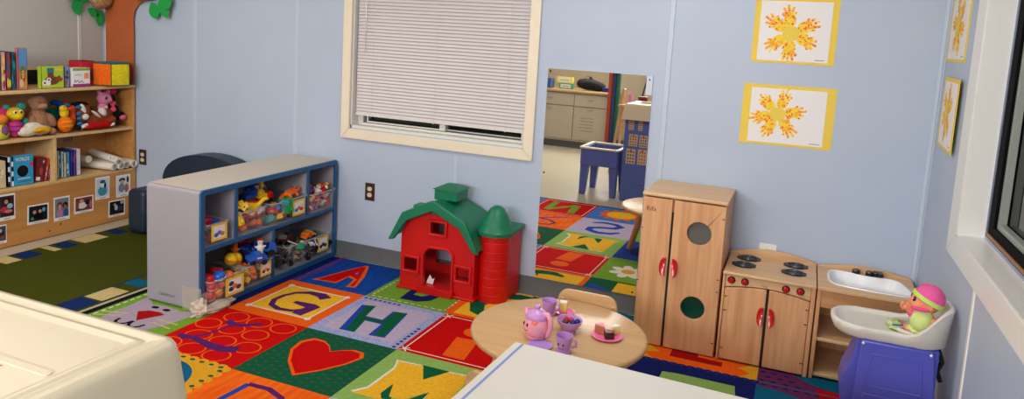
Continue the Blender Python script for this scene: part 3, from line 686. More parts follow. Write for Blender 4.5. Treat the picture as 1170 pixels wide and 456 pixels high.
# toy kinds, each built once at the origin and then copied
def park(o): return o
def toy_proto(kind, c, c2=None):
    nm = {'brick': 'toy_brick', 'ball': 'toy_ball', 'car': 'toy_car', 'figure': 'toy_figure', 'cup': 'toy_cup', 'bike': 'toy_motorcycle', 'croc': 'toy_crocodile', 'truck': 'toy_truck', 'dino': 'toy_dinosaur', 'ring': 'toy_ring'}[kind]
    o = bpy.data.objects.new(nm, None); COL.objects.link(o); o.empty_display_size = .02
    c2 = c2 or WHT
    m = MB()
    def B_(name, mb, mt, **k): return mb.build(name, mt, o, world=False, **k)
    if kind == 'brick':
        m.cbox((0, 0, 0), (.062, .032, .026)); 
        for i in (-1, 1): m.cyl((i*.016, 0, .013), .009, .007, 12)
        B_('block', m, c, bevel=.002)
    elif kind == 'ball':
        m.ell((0, 0, 0), (.033, .033, .031), seg=20, rings=14); B_('ball', m, c); B_('band', MB().lathe([(.0335, -.004), (.0342, 0), (.0335, .004)], seg=24), c2)
    elif kind in ('car', 'truck'):
        L = .052
        m.prism([(-L, -.008), (L, -.008), (L, .008), (.026, .012), (.012, .028), (-.022, .028), (-.034, .012), (-L, .01)] if kind == 'car' else [(-L, -.008), (L, -.008), (L, .014), (.04, .034), (.016, .034), (.014, .006), (-L, .006)], -.022, .022, 'y'); B_('body', m, c, bevel=.003)
        m = MB(); m.box(-.018, .008, -.0235, .0235, .013, .024) if kind == 'car' else m.box(-.048, .008, -.02, .02, .008, .03); B_('cabin', m, c2, bevel=.002)
        for sx in (-1, 1):
            for sy in (-1, 1):
                m = MB(); m.T = tf((sx*.03, sy*.022, -.009), (PI/2, 0, 0)); m.lathe([(.004, -.006), (.013, -.006), (.013, .006), (.004, .006)], seg=14); B_('wheel', m, BLACK)
    elif kind == 'figure':
        m.ell((0, 0, 0), (.02, .016, .026)); m.ell((0, 0, .034), (.017, .016, .017)); m.ell((-.022, 0, .006), (.014, .006, .006), (0, .5, 0)); m.ell((.022, 0, .006), (.014, .006, .006), (0, -.5, 0)); m.ell((-.009, 0, -.028), (.008, .012, .01)); m.ell((.009, 0, -.028), (.008, .012, .01))
        B_('body', m, c, remesh=.004); m = MB(); m.ell((0, 0, .047), (.014, .014, .008)); B_('hat', m, c2); m = MB(); m.ell((-.006, -.0155, .036), .003, seg=8, rings=6); m.ell((.006, -.0155, .036), .003, seg=8, rings=6); B_('eyes', m, BLACK)
    elif kind == 'cup':
        m.lathe([(.014, -.02), (.02, .02), (.022, .021), (.018, .02), (.012, -.016)], seg=20); B_('cup', m, c); m = MB(); m.tube([(.018, 0, .012), (.03, 0, .008), (.03, 0, -.006), (.016, 0, -.010)], .003, 8); B_('handle', m, c2)
    elif kind == 'bike':
        m.tube([(-.05, 0, 0), (-.02, 0, .012), (.02, 0, .02), (.04, 0, .004)], .008, 8); m.ell((.0, 0, .018), (.024, .012, .013)); m.cbox((-.012, 0, -.002), (.03, .022, .02)); B_('frame', m, c, remesh=.004)
        m = MB(); m.tube([(.024, -.03, .038), (.03, 0, .03), (.024, .03, .038)], .003, 6); B_('handlebar', m, c2)
        for x in (-.045, .045):
            m = MB(); m.T = tf((x, 0, -.006), (PI/2, 0, 0)); m.lathe([(.014, -.006), (.022, -.007), (.025, 0), (.022, .007), (.014, .006)], seg=20); B_('tyre', m, BLACK)
            m = MB(); m.T = tf((x, 0, -.006), (PI/2, 0, 0)); m.lathe([(.001, -.005), (.015, -.005), (.015, .005), (.001, .005)], seg=14); B_('hub', m, c2)
    elif kind == 'croc':
        m.ell((0, 0, 0), (.06, .024, .018)); m.ell((.07, 0, .006), (.035, .016, .010)); m.ell((.07, 0, -.006), (.032, .014, .006)); m.ell((-.075, 0, -.002), (.045, .011, .009), (0, 0, .3))
        for sx in (-.03, .035):
            for sy in (-1, 1): m.ell((sx, sy*.026, -.014), (.009, .01, .014))
        for k in range(6): m.ell((-.045+k*.018, 0, .018), (.006, .006, .007), seg=8, rings=6)
        B_('body', m, c, remesh=.004); m = MB(); 
        for sy in (-1, 1): m.ell((.045, sy*.010, .018), .006, seg=10, rings=8)
        B_('eyes', m, c2)
    elif kind == 'dino':
        m.ell((0, 0, 0), (.045, .022, .026)); m.tube([(.03, 0, .01), (.05, 0, .035), (.06, 0, .055)], [.016, .012, .012], 10); m.ell((.07, 0, .058), (.02, .012, .011)); m.tube([(-.035, 0, 0), (-.07, 0, -.004), (-.10, 0, .006)], [.016, .009, .004], 10)
        for sx in (-.022, .022):
            for sy in (-1, 1): m.ell((sx, sy*.014, -.028), (.009, .009, .018))
        B_('body', m, c, remesh=.004); m = MB()
        for k in range(5): m.add([(-.03+k*.014, 0, .022), (-.018+k*.014, 0, .022), (-.024+k*.014, .004, .036), (-.024+k*.014, -.004, .036)], [(0, 1, 2), (1, 0, 3), (0, 2, 3), (1, 3, 2)])
        B_('crest', m, c2)
    elif kind == 'ring':
        m.T = None; m.lathe([(.018+.009*math.cos(2*PI*i/12), .009*math.sin(2*PI*i/12)) for i in range(13)], seg=24); B_('ring', m, c)
    return o
COLN = {'red': RED, 'blue': BLUE, 'yellow': YEL, 'orange': ORA, 'green': GRN, 'teal': TEAL, 'purple': PUR, 'white': WHT, 'grey': GREY, 'navy': DKB, 'pink': PINKP, 'brown': BROWNP, 'black': BLACK}
WORD = {'brick': 'studded brick', 'ball': 'ball', 'car': 'car', 'figure': 'little figure', 'cup': 'cup', 'bike': 'motorcycle', 'croc': 'crocodile', 'truck': 'truck', 'dino': 'dinosaur', 'ring': 'ring'}
CATW = {'brick': 'brick', 'ball': 'ball', 'car': 'toy car', 'figure': 'toy figure', 'cup': 'toy cup', 'bike': 'toy motorcycle', 'croc': 'toy crocodile', 'truck': 'toy truck', 'dino': 'toy dinosaur', 'ring': 'toy ring'}
_P = {}
def place_toy(kind, c, c2, loc, rot, sc, where, extra=''):
    key = (kind, c, c2)
    if key not in _P: o = toy_proto(kind, COLN[c], COLN[c2]); _P[key] = o
    else: o = copy_tree(_P[key])
    o.location = loc; o.rotation_euler = rot; o.scale = (sc,)*3
    a = {'car': 'toy ', 'truck': 'toy ', 'bike': 'toy ', 'croc': 'toy ', 'dino': 'toy ', 'cup': 'toy ', 'ring': 'plastic ', 'ball': 'plastic '}.get(kind, 'plastic ')
    trim = {'brick': '', 'ball': ' with %s band' % c2, 'car': ' with %s windows' % c2, 'truck': ' with %s load' % c2, 'figure': ' in %s hat' % c2, 'cup': ' with %s handle' % c2, 'bike': ' with %s trim' % c2, 'croc': ' with %s eyes' % c2, 'dino': ' with %s crest' % c2, 'ring': ''}[kind]
    lab = '%s%s %s%s%s %s' % (extra, c, a + WORD[kind], trim, '', where)
    tag(o, lab, CATW[kind], 'toys ' + where + ' ' + lab)
    return o
def fill(where, xf, Y, z, spec, seed, sc=(.8, 1.05), top=(), rows=2, lay=2, dy=.046):
    r = random.Random(seed); nx = len(spec); k = 0
    ny = max(2, int((Y[1]-Y[0]-.02)/dy))
    for L in range(lay):
        for i in range(rows):
            for j in range(ny):
                kd, c, c2 = spec[(k*5+seed+j) % nx]; k += 1
                y = Y[0]+.030 + (Y[1]-Y[0]-.060)*(j+(.5 if L else 0)*.4)/max(1, ny-1) + r.uniform(-.006, .006)
                x = xf-.036 - i*.060 - r.uniform(0, .01)
                zz = z + .030 + L*.046 + r.uniform(0, .008)
                s_ = r.uniform(*sc)*(.8 if kd in ('car', 'truck', 'dino', 'bike') else 1)
                place_toy(kd, c, c2, (x, min(y, Y[1]-.026), zz), (r.uniform(-.8, .8), r.uniform(-.7, .7), r.uniform(0, 6.2)), s_, where)
    for (kd, c, c2, x, y, zz, rot, s_) in top: place_toy(kd, c, c2, (x, y, zz), rot, s_, 'on top ' + where)
fill('in the upper bin at the near end', -1.672, (-1.135, -.975), .344, [('brick', 'orange', 'white'), ('figure', 'red', 'blue'), ('ball', 'orange', 'red'), ('brick', 'red', 'white'), ('car', 'blue', 'white'), ('cup', 'orange', 'red')], 1, lay=1, top=[('car', 'red', 'blue', -1.74, -1.06, .452, (.2, .1, 1.7), 1.0), ('car', 'grey', 'red', -1.72, -1.10, .430, (.2, .1, 1.2), .9), ('brick', 'blue', 'white', -1.715, -1.02, .440, (.2, .3, .4), .9)])
fill('in the yellow and red bin', -1.672, (-.90, -.68), .344, [('truck', 'red', 'white'), ('brick', 'teal', 'white'), ('brick', 'orange', 'white'), ('brick', 'yellow', 'white'), ('truck', 'red', 'yellow'), ('cup', 'yellow', 'blue')], 2, sc=(.95, 1.2), top=[('brick', 'yellow', 'white', -1.705, -.875, .500, (.9, -.3, 1.0), 1.35), ('brick', 'yellow', 'white', -1.69, -.825, .485, (.5, .5, 2.0), 1.5), ('dino', 'yellow', 'orange', -1.70, -.77, .480, (.25, .2, 1.2), 1.0), ('figure', 'navy', 'white', -1.69, -.865, .475, (.8, .4, 1.9), 1.0), ('brick', 'yellow', 'white', -1.685, -.885, .44, (.1, 1.2, .3), 1.3)])
fill('in the fish-labelled bin', -1.654, (-.65, -.34), .344, [('brick', 'green', 'white'), ('brick', 'yellow', 'white'), ('brick', 'purple', 'white'), ('brick', 'teal', 'white'), ('ring', 'pink', 'white'), ('brick', 'blue', 'white'), ('brick', 'yellow', 'white'), ('car', 'red', 'yellow')], 3, sc=(.95, 1.2), top=[
    ('croc', 'orange', 'red', -1.70, -.44, .500, (.1, -.05, 1.7), 1.1), ('brick', 'green', 'white', -1.662, -.50, .440, (0, 1.5, .1), 1.5), ('truck', 'red', 'blue', -1.80, -.66, .485, (.1, 0, 1.5), 1.3), ('truck', 'red', 'yellow', -1.76, -.60, .490, (.1, 0, 1.5), 1.1), ('car', 'blue', 'yellow', -1.80, -.62, .545, (.1, 0, 1.3), 1.1), ('figure', 'yellow', 'orange', -1.78, -.60, .560, (0, .2, .3), .9), ('brick', 'blue', 'white', -1.79, -.67, .535, (.2, .1, .6), 1.2), ('ball', 'green', 'teal', -1.69, -.53, .475, (0, 0, 0), .65), ('brick', 'teal', 'white', -1.665, -.53, .465, (.4, .2, .8), .9), ('figure', 'blue', 'orange', -1.82, -.55, .545, (0, 0, 2), 1.0), ('brick', 'yellow', 'white', -1.77, -.63, .535, (0, .3, .2), 1.0)])
fill('in the bin of little figures', -1.652, (-.29, -.06), .344, [('figure', 'red', 'purple'), ('figure', 'white', 'black'), ('figure', 'orange', 'red'), ('figure', 'purple', 'yellow'), ('ball', 'red', 'white'), ('figure', 'yellow', 'red'), ('figure', 'brown', 'orange')], 4, sc=(.75, .95), dy=.04, top=[('figure', 'white', 'orange', -1.68, -.20, .475, (.3, .4, .3), .9), ('figure', 'orange', 'yellow', -1.70, -.13, .475, (.8, .5, 1.9), .9), ('figure', 'purple', 'red', -1.70, -.26, .475, (.2, .1, .6), .9), ('figure', 'red', 'white', -1.68, -.16, .465, (.2, .9, .6), .9)])
fill('in the bin of balls', -1.636, (-1.13, -.88), .036, [('ball', 'red', 'white'), ('ball', 'orange', 'yellow'), ('ball', 'blue', 'navy'), ('ball', 'yellow', 'orange'), ('ball', 'red', 'orange')], 5, sc=(.85, 1.0), dy=.055, top=[('ball', 'blue', 'white', -1.665, -1.04, .165, (.4, .2, 0), 1.05), ('ball', 'red', 'orange', -1.69, -1.09, .155, (0, 1, 0), 1.0), ('ball', 'orange', 'red', -1.66, -.98, .150, (1, 0, 0), .9), ('brick', 'blue', 'white', -1.70, -1.12, .165, (.3, .2, 1), 1), ('brick', 'red', 'white', -1.72, -1.0, .17, (.3, .2, 1), 1)])
fill('in the bin of toy cars', -1.654, (-.845, -.64), .036, [('car', 'red', 'white'), ('brick', 'yellow', 'white'), ('car', 'orange', 'yellow'), ('truck', 'grey', 'red'), ('car', 'white', 'orange')], 6, sc=(.95, 1.15), top=[('car', 'blue', 'white', -1.655, -.765, .190, (.45, .1, 1.3), 1.2), ('truck', 'blue', 'navy', -1.70, -.665, .205, (-.3, .2, 1.0), 1.35), ('figure', 'white', 'red', -1.665, -.73, .240, (0, 0, .9), 1.0), ('ball', 'yellow', 'orange', -1.74, -.875, .200, (.2, .2, 1.2), 1.1), ('ball', 'yellow', 'orange', -1.74, -.835, .195, (.2, .9, 1.2), 1.0), ('car', 'navy', 'blue', -1.76, -.74, .215, (.3, .2, .4), 1.2), ('figure', 'orange', 'green', -1.78, -.80, .225, (0, 0, .5), .9), ('car', 'red', 'black', -1.79, -.72, .25, (.1, .3, 1.4), .9)])
fill('in the bin of motorcycles', -1.675, (-.50, -.07), .036, [('bike', 'grey', 'white'), ('bike', 'white', 'grey'), ('bike', 'black', 'white'), ('bike', 'yellow', 'grey'), ('bike', 'grey', 'yellow')], 7, sc=(1.1, 1.3), dy=.07, top=[('bike', 'white', 'grey', -1.685, -.34, .150, (.2, .3, 1.5), 1.1), ('ball', 'green', 'teal', -1.682, -.36, .150, (0, 0, 0), .95), ('car', 'orange', 'red', -1.72, -.24, .180, (.1, .1, 1.8), 1.0), ('car', 'yellow', 'red', -1.74, -.20, .180, (.1, .1, 1.4), .9), ('truck', 'brown', 'grey', -1.78, -.40, .190, (.2, .2, 1.4), 1.1), ('bike', 'grey', 'white', -1.69, -.44, .150, (.3, -.4, 1.8), 1.0), ('bike', 'white', 'white', -1.685, -.26, .13, (.5, .4, 1.2), 1.0)])

# ------------------------------------------------------------------ navy armchair behind the shelf
ac = thing('armchair', 'small dark navy rounded armchair half hidden behind the toy shelf', 'armchair', (-2.62, -.25, 0))
m = MB()
pts = []
for k in range(19):
    a = PI - PI*k/18; pts.append((-2.62+.40*math.cos(a), .34+.24*math.sin(a)**.8))
m.prism([(-3.02, .03), (-2.22, .03)] + list(reversed(pts)), -.17, -.03, 'y'); m.build('backrest', NAVYF, ac, bevel=.035, seg=4)
for s_ in (-1, 1):
    xa = -2.62+s_*.44; MB().box(xa-.082, xa+.082, -.36, -.03, .012, .315).build('arm', NAVYF, ac, bevel=.035, seg=4)
MB().box(-2.975, -2.265, -.36, -.15, .012, .21).build('seat', NAVYF, ac, bevel=.03, seg=4)

# ------------------------------------------------------------------ toy barn
bn = thing('toy_barn', 'red plastic toy barn with green gambrel roof and silo against the wall', 'toy barn', (-.73, -.17, .006))
yf, yb = -.305, -.03
prof = [(-1.000, .006), (-.525, .006), (-.525, .335), (-.590, .435), (-.765, .525), (-.790, .525), (-.955, .435), (-1.0, .33)]
door = [(-.845, .045), (-.845, .235), (-.815, .270), (-.695, .275), (-.667, .248), (-.667, .045)]
def rect4(a, b, c, d): return [(a, c), (a, d), (b, d), (b, c)]
wins = [rect4(-.808, -.718, .362, .428), rect4(-.972, -.888, .120, .195), rect4(-.633, -.553, .115, .190)]
def pierced(top, holes, xs, ya, yb):
    """wall as upright strips: TOP(x) upper edge, HOLES (x0, x1, lower(x), upper(x))"""
    m = MB(); xs = sorted(set(xs))
    for a, b in zip(xs, xs[1:]):
        mid = (a+b)/2; segs = [(lambda x: .006, None)]; e = 1e-6
        hs = sorted([h for h in holes if h[0] <= mid <= h[1]], key=lambda h: h[2](mid))
        lo = lambda x: .006
        for h in hs:
            m.prism([(a, lo(a+e)), (b, lo(b-e)), (b, h[2](b-e)), (a, h[2](a+e))], ya, yb, 'y'); lo = h[3]
        m.prism([(a, lo(a+e)), (b, lo(b-e)), (b, top(b-e)), (a, top(a+e))], ya, yb, 'y')
    return m
def poly_top(pts):
    def f(x):
        for (x0, z0), (x1, z1) in zip(pts, pts[1:]):
            if x0 <= x <= x1: return z0+(z1-z0)*(x-x0)/(x1-x0)
        return pts[-1][1] if x > pts[-1][0] else pts[0][1]
    return f
topf = poly_top([(-1.0, .33), (-.955, .435), (-.790, .525), (-.765, .525), (-.590, .435), (-.525, .335)])
dtop = poly_top([(-.845, .235), (-.815, .270), (-.695, .275), (-.667, .248)])
K_ = lambda v: (lambda x: v)
hol = [(-.845, -.667, K_(.045), dtop), (-.808, -.718, K_(.362), K_(.428)), (-.972, -.888, K_(.120), K_(.195)), (-.633, -.553, K_(.115), K_(.190))]
pierced(topf, hol, [-1.0, -.955, -.79, -.765, -.59, -.525, -.845, -.815, -.695, -.667, -.808, -.718, -.972, -.888, -.633, -.553], yf, yf+.018).build('front_wall', REDB, bn)
pierced(topf, [(-.90, -.62, K_(.10), K_(.40))], [-1.0, -.955, -.79, -.765, -.59, -.525, -.90, -.62], yb-.02, yb).build('back_wall', REDB, bn)
MB().box(-.90, -.62, yb-.018, yb-.006, .255, .275).build('back_rail', REDB, bn)
for xa in (-1.0, -.543): MB().box(xa, xa+.018, yf+.018, yb-.02, .006, .335).build('side_wall', REDB, bn)
MB().box(-.982, -.543, yf+.018, yb-.02, .006, .045).build('barn_floor', REDB, bn)
# raised mouldings of the front
m = MB()
def frame(pts, w):
    cx = sum(p[0] for p in pts)/len(pts); cz = sum(p[1] for p in pts)/len(pts)
    out = []
    n = len(pts)
    for i in range(n):
        a, b, c = Vector(pts[i-1]), Vector(pts[i]), Vector(pts[(i+1) % n]); d1 = (b-a).normalized(); d2 = (c-b).normalized(); nn = Vector((-(d1.y+d2.y), d1.x+d2.x)); nn.normalize()
        if nn.dot(b-Vector((cx, cz))) < 0: nn = -nn
        k = w/max(.5, abs(nn.dot(Vector((-d1.y, d1.x))))); out.append(tuple(b+nn*k))
    return out
for p in [door] + wins:
    o_ = frame(p, .016); m.prism(o_, yf-.012, yf+.002, 'y', 0, [p])
m.build('window_moulding', REDB, bn, bevel=.004)
MB().prism([(-.872, .006), (-.64, .006), (-.64, .05), (-.872, .05)], yf-.035, yf, 'y').build('door_step', REDB, bn, bevel=.006)
MB().prism([(-1.015, .006), (-.51, .006), (-.51, .022), (-1.015, .022)], yf-.018, yb, 'y').build('base_lip', REDB, bn, bevel=.004)
# roof
ro = [(-1.058, .305), (-.970, .462), (-.790, .552), (-.765, .552), (-.580, .462), (-.488, .305)]
ri = [(-.517, .318), (-.600, .440), (-.768, .522), (-.787, .522), (-.950, .440), (-1.028, .318)]
MB().prism(ro + ri, yf-.04, yb, 'y').build('roof', GREENB, bn, bevel=.008, seg=3)
rb = [(-1.062, .296), (-.974, .470), (-.792, .561), (-.763, .561), (-.576, .470), (-.484, .296)]
ri2 = [(-.520, .302), (-.606, .424), (-.768, .500), (-.787, .500), (-.944, .424), (-1.026, .302)]
MB().prism(rb + ri2, yf-.055, yf-.026, 'y').build('roof_fascia', GREENB, bn, bevel=.007, seg=3)
MB().box(-.830, -.680, -.245, -.10, .545, .608).build('cupola', GREENB, bn, bevel=.006)
m = MB(); m.add([(-.842, -.257, .606), (-.668, -.257, .606), (-.668, -.088, .606), (-.842, -.088, .606), (-.785, -.19, .634), (-.725, -.19, .634), (-.725, -.15, .634), (-.785, -.15, .634)], [(0, 3, 2, 1), (4, 5, 6, 7), (0, 1, 5, 4), (1, 2, 6, 5), (2, 3, 7, 6), (3, 0, 4, 7)])
m.build('cupola_roof', GREENB, bn, bevel=.005)
MB().box(-.905, -.86, yf-.05, yf+.03, .488, .525).build('roof_clip', GREENB, bn, bevel=.008, seg=3)
MB().box(-.795, -.765, yf-.03, yf-.005, .478, .505).build('pulley_block', GREENB, bn, bevel=.005)
sx, sy = -.447, -.20
prf = [(.088, .006), (.088, .03)]
for k in range(7):
    z = .05 + k*.05; prf += [(.088, z), (.0868, z+.002), (.0868, z+.004), (.088, z+.006)]
prf += [(.088, .41)]
MB().lathe(prf, (sx, sy, 0), 40).build('silo', REDB, bn, smooth=12)
MB().prism([(-.53, -.19), (-.36, -.19), (-.355, -.03), (-.53, -.03)], .006, .40, 'z').build('silo_annex', REDB, bn, bevel=.006)
MB().prism([(-.545, -.19), (-.338, -.19), (-.338, -.02), (-.545, -.02)], .40, .425, 'z').build('annex_roof', GREENB, bn, bevel=.005)
MB().lathe([(.104, .392), (.106, .412), (.098, .422), (.086, .45), (.062, .50), (.042, .535), (.024, .550), (.001, .556)], (sx, sy, 0), 32).build('silo_cap', GREENB, bn, smooth=40)
tag(MB().prism([(-.842, .047), (-.80, .047), (-.79, .085), (-.805, .075), (-.82, .10), (-.835, .07)], -.27, -.267, 'y').build('paper_scrap', PAPER, loc=(-.82, -.27, .046)), 'torn white scrap of paper inside the doorway of the toy barn', 'paper')
# ------------------------------------------------------------------ wooden play kitchen
HR = mat('glossy_red_handle', (196, 10, 22), rough=.18)
DKI = mat('dark_opening', (20, 16, 14), rough=.8)
def slots(m, pts):
    for x, z in pts: m.box(x-.008, x+.008, -.3835, -.381, z-.0025, z+.0025)
def half_handle(parent, x, z, y, s, h=.090, w=.026):
    m = MB(); pr = [(0, -h/2)]
    for k in range(13): a = -PI/2 + PI*k/12; pr.append((w*math.cos(a)**.7 if math.cos(a) > 0 else 0, h/2*math.sin(a)))
    pr.append((0, h/2)); pr = [(x + s*p[0], z + p[1]) for p in pr]
    m.prism(pr, y-.022, y-.002, 'y'); return m.build('handle', HR, parent, bevel=.007, seg=3)
fr = thing('toy_refrigerator', 'tall wooden toy refrigerator with two round portholes and red handles', 'toy refrigerator', (.61, -.19, .006))
fx0, fx1, fy, fH = .408, .812, -.362, .768
m = MB()
m.box(fx0, fx0+.016, fy, -.012, .006, fH); m.box(fx1-.016, fx1, fy, -.012, .006, fH); m.box(fx0+.016, fx1-.016, fy, -.012, .03, .045); m.box(fx0+.016, fx1-.016, fy+.03, -.012, .395, .41)
m.box(fx0+.016, fx1-.016, -.024, -.014, .045, fH)
m.build('carcass', MAPLE, fr, bevel=.003)
MB().box(fx0-.004, fx1+.004, -.386, -.010, fH, fH+.018).build('top_board', MAPLEX, fr, bevel=.006, seg=3)
MB().box(.540, .582, fy+.004, fy+.03, .045, fH).build('centre_stile', MAPLE, fr)
d = MB().box(fx0+.002, .554, -.380, fy, .010, fH-.006).build('door', MAPLE, fr, bevel=.003)
half_handle(d, .543, .424, -.380, -1, .092, .027)
f = Flat((.438, -.3801, .694), (1, 0, 0), (0, 0, 1), (0, -1, 0), .0004); f.text('Rifa', -.012, 0, .034, paint((96, 58, 36))); f.build('branded_mark', d)
m = MB(); m.box(.409, .418, -.3815, -.38, .602, .606); m.box(.409, .418, -.3815, -.38, .33, .334); m.build('peg', BLACK, d)
m = MB(); m.prism([(.564, .010), (fx1-.002, .010), (fx1-.002, fH-.006), (.564, fH-.006)], -.380, fy, 'y', 0, [circ(.692, .612, .058, 36), circ(.692, .237, .058, 36)])
d = m.build('door', MAPLE, fr, bevel=.003)
half_handle(d, .577, .424, -.380, 1, .092, .027)
m = MB()
for z in (.70, .40, .34, .08): m.box(fx1-.018, fx1-.006, -.3815, -.38, z-.002, z+.002)
m.build('peg', BLACK, d)
MB().prism([(.625, .54), (.76, .54), (.76, .68), (.625, .68)], fy+.001, fy+.004, 'y').build('porthole_pane', mat('smoky_pane', (92, 92, 88), rough=.12), d)
MB().prism([(.625, .17), (.76, .17), (.76, .31), (.625, .31)], fy+.001, fy+.004, 'y').build('porthole_pane', mat('bottle_green_pane', (10, 62, 50), rough=.1), d)
m = MB(); m.box(.5545, .5635, -.3785, -.372, .03, .70); m.build('door_gap', DKI, fr)

st = thing('toy_stove', 'wooden toy stove with four black burners and red knobs', 'toy stove', (1.03, -.19, .006))
sx0, sx1, sH = .822, 1.238, .437
m = MB()
m.box(sx0, sx0+.016, -.362, -.012, .006, sH); m.box(sx1-.016, sx1, -.362, -.012, .006, sH); m.box(sx0+.016, sx1-.016, -.362, -.012, .03, .045); m.box(sx0+.016, sx1-.016, -.024, -.014, .045, sH)
m.box(sx0, sx0+.012, -.380, -.362, .006, sH); m.box(sx1-.020, sx1, -.380, -.362, .006, sH)
m.build('carcass', MAPLE, st, bevel=.003)
MB().box(sx0-.001, sx1+.001, -.388, -.032, sH, sH+.016).build('stove_top', MAPLEX, st, bevel=.005, seg=3)
arch = [(sx0, .42), (sx1, .42)] + [(sx1 - (sx1-sx0)*k/14, .462+.030*math.sin(PI*k/14)) for k in range(15)]
MB().prism(arch, -.032, -.012, 'y').build('splash_board', MAPLEX, st, bevel=.004)
# control panel with an arched lower edge, doors rise to meet it
px0, px1 = sx0+.013, sx1-.021
ark = lambda x: .374 + .022*math.sin(PI*(x-px0)/(px1-px0))
pan = [(px1, sH-.004), (px0, sH-.004)] + [(px0+(px1-px0)*k/16, ark(px0+(px1-px0)*k/16)) for k in range(17)]
p_ = MB().prism(pan, -.374, -.362, 'y').build('control_panel', MAPLEX, st, bevel=.002)
f = Flat((1.0, -.3745, .402), (1, 0, 0), (0, 0, 1), (0, -1, 0), .0004); f.text('Rifa', 0, 0, .018, paint((176, 128, 84))); f.build('branded_mark', p_)
for x, dz in ((.862, .0), (.924, .001), (1.108, .0), (1.172, .0)):
    m = MB(); m.T = tf((x, -.374, .412+dz), (PI/2, 0, 0)); m.lathe([(.018, 0), (.018, .004), (.012, .010)], seg=24); k_ = m.build('knob', mat('dark_knob_skirt', (60, 14, 14), rough=.3), p_)
    m = MB(); m.T = tf((x, -.378, .412+dz), (PI/2, 0, 0)); m.lathe([(.013, 0), (.012, .012), (.009, .015), (.001, .016)], seg=20); m.T = None; m.cbox((x, -.394, .412+dz), (.006, .006, .022)); m.build('grip', HR, k_)
xm = (px0+px1)/2+.005
for a, b, s_ in ((px0+.001, xm-.005, -1), (xm+.005, px1-.001, 1)):
    o_ = [(a, .014), (b, .014)] + [(b-(b-a)*k/8, ark(b-(b-a)*k/8)-.004) for k in range(9)]
    d = MB().prism(o_, -.380, -.362, 'y').build('door', MAPLE, st, bevel=.003)
    half_handle(d, (b-.008) if s_ < 0 else (a+.008), .262, -.380, s_)
    xe = a+.008 if s_ < 0 else b-.008
    m = MB()
    for z in (.33, .26, .07): m.box(xe-.007, xe+.007, -.3815, -.38, z-.002, z+.002)
    m.build('peg', BLACK, d)
MB().box(xm-.006, xm+.006, -.3795, -.372, .03, .375).build('door_gap', DKI, st)
BURN = mat('black_burner', (24, 26, 30), rough=.4)
for x, y in ((.918, -.105), (.903, -.235), (1.142, -.105), (1.135, -.235)):
    z = sH+.016; m = MB()
    x_ = x; out = [(x-.058, y-.014), (x-.046, y-.028), (x-.035, y-.040), (x, y-.052), (x+.035, y-.040), (x+.046, y-.028), (x+.058, y-.014), (x+.052, y), (x+.058, y+.014), (x+.046, y+.028), (x+.035, y+.040), (x, y+.052), (x-.035, y+.040), (x-.046, y+.028), (x-.058, y+.014), (x-.052, y)]
    b = m.prism(out, z, z+.005, 'z').build('burner', BURN, st, bevel=.001)
    m = MB()
    for r in (.014, .026, .038): m.lathe([(r-.003, .005), (r-.002, .009), (r+.002, .009), (r+.003, .005)], (x, y, z), 28)
    m.build('coil', mat('burner_grey', (62, 66, 72), rough=.35), b)

sk = thing('toy_sink', 'wooden toy sink unit with white basin and open shelves', 'toy sink', (1.45, -.19, .006))
kx0, kx1 = 1.244, 1.664
m = MB()
m.box(kx0, kx0+.018, -.372, -.012, .006, sH); m.box(kx1-.018, kx1, -.372, -.012, .006, sH); m.box(kx0+.018, kx1-.018, -.022, -.012, .006, sH)
m.build('carcass', MAPLE, sk, bevel=.003)
for z in (.026, .198): MB().box(kx0+.018, kx1-.018, -.362, -.022, z-.009, z+.007).build('shelf_board', MAPLEX, sk, bevel=.003)
MB().box(kx0+.018, kx1-.018, -.366, -.350, .352, sH).build('apron', wood('apron_maple', (206, 152, 104), (190, 134, 86), 'x'), sk, bevel=.002)
# top with hole
bas = []
def basin_outline(e=0):
    a = [(1.292-e, -.225), (1.300, -.262-e), (1.335, -.286-e), (1.46, -.300-e), (1.60, -.300-e), (1.640+e, -.285-e), (1.643+e, -.24), (1.622+e, -.15), (1.600, -.095+e), (1.560, -.078+e), (1.500, -.092+e), (1.43, -.088+e), (1.38, -.068+e), (1.325, -.062+e), (1.298-e, -.085+e), (1.287-e, -.15)]
    out = []
    n = len(a)
    for i in range(n):          # corner-cutting for smooth corners
        p, q = Vector(a[i]), Vector(a[(i+1) % n]); out += [tuple(p*.75+q*.25), tuple(p*.25+q*.75)]
    return out
BO, BI = basin_outline(0), None
BO = [(1.465+(x-1.465)*1.02, -.062-(-.062-y)*1.14) for x, y in BO]
def shrink(o, k, cx=1.465, cy=-.19): return [(cx+(x-cx)*k, cy+(y-cy)*(1-(1-k)*1.6)) for x, y in o]
MB().prism([(kx0-.001, -.384), (kx1+.001, -.384), (kx1+.001, -.032), (kx0-.001, -.032)], sH, sH+.016, 'z', 0, [list(reversed(shrink(BO, .985)))]).build('counter_top', MAPLEX, sk, bevel=.004, seg=3)
arch = [(kx0, .42), (kx1, .42)] + [(kx1 - (kx1-kx0)*k/14, .456+.026*math.sin(PI*k/14)) for k in range(15)]
MB().prism(arch, -.032, -.012, 'y').build('splash_board', MAPLEX, sk, bevel=.004)
m = MB(); zt = sH+.016; rings = [(1.0, zt+.0005), (.995, zt+.005), (.955, zt+.006), (.935, zt+.001), (.90, zt-.045), (.82, zt-.062)]
n = len(BO); vs = []
for k, z in rings: vs += [(p[0], p[1], z) for p in shrink(BO, k)]
m.add(vs, [(j*n+i, j*n+(i+1) % n, (j+1)*n+(i+1) % n, (j+1)*n+i) for j in range(len(rings)-1) for i in range(n)] + [tuple((len(rings)-1)*n+i for i in range(n))])
m.build('basin', mat('white_basin_plastic', (240, 241, 243), rough=.25), sk, smooth=60)
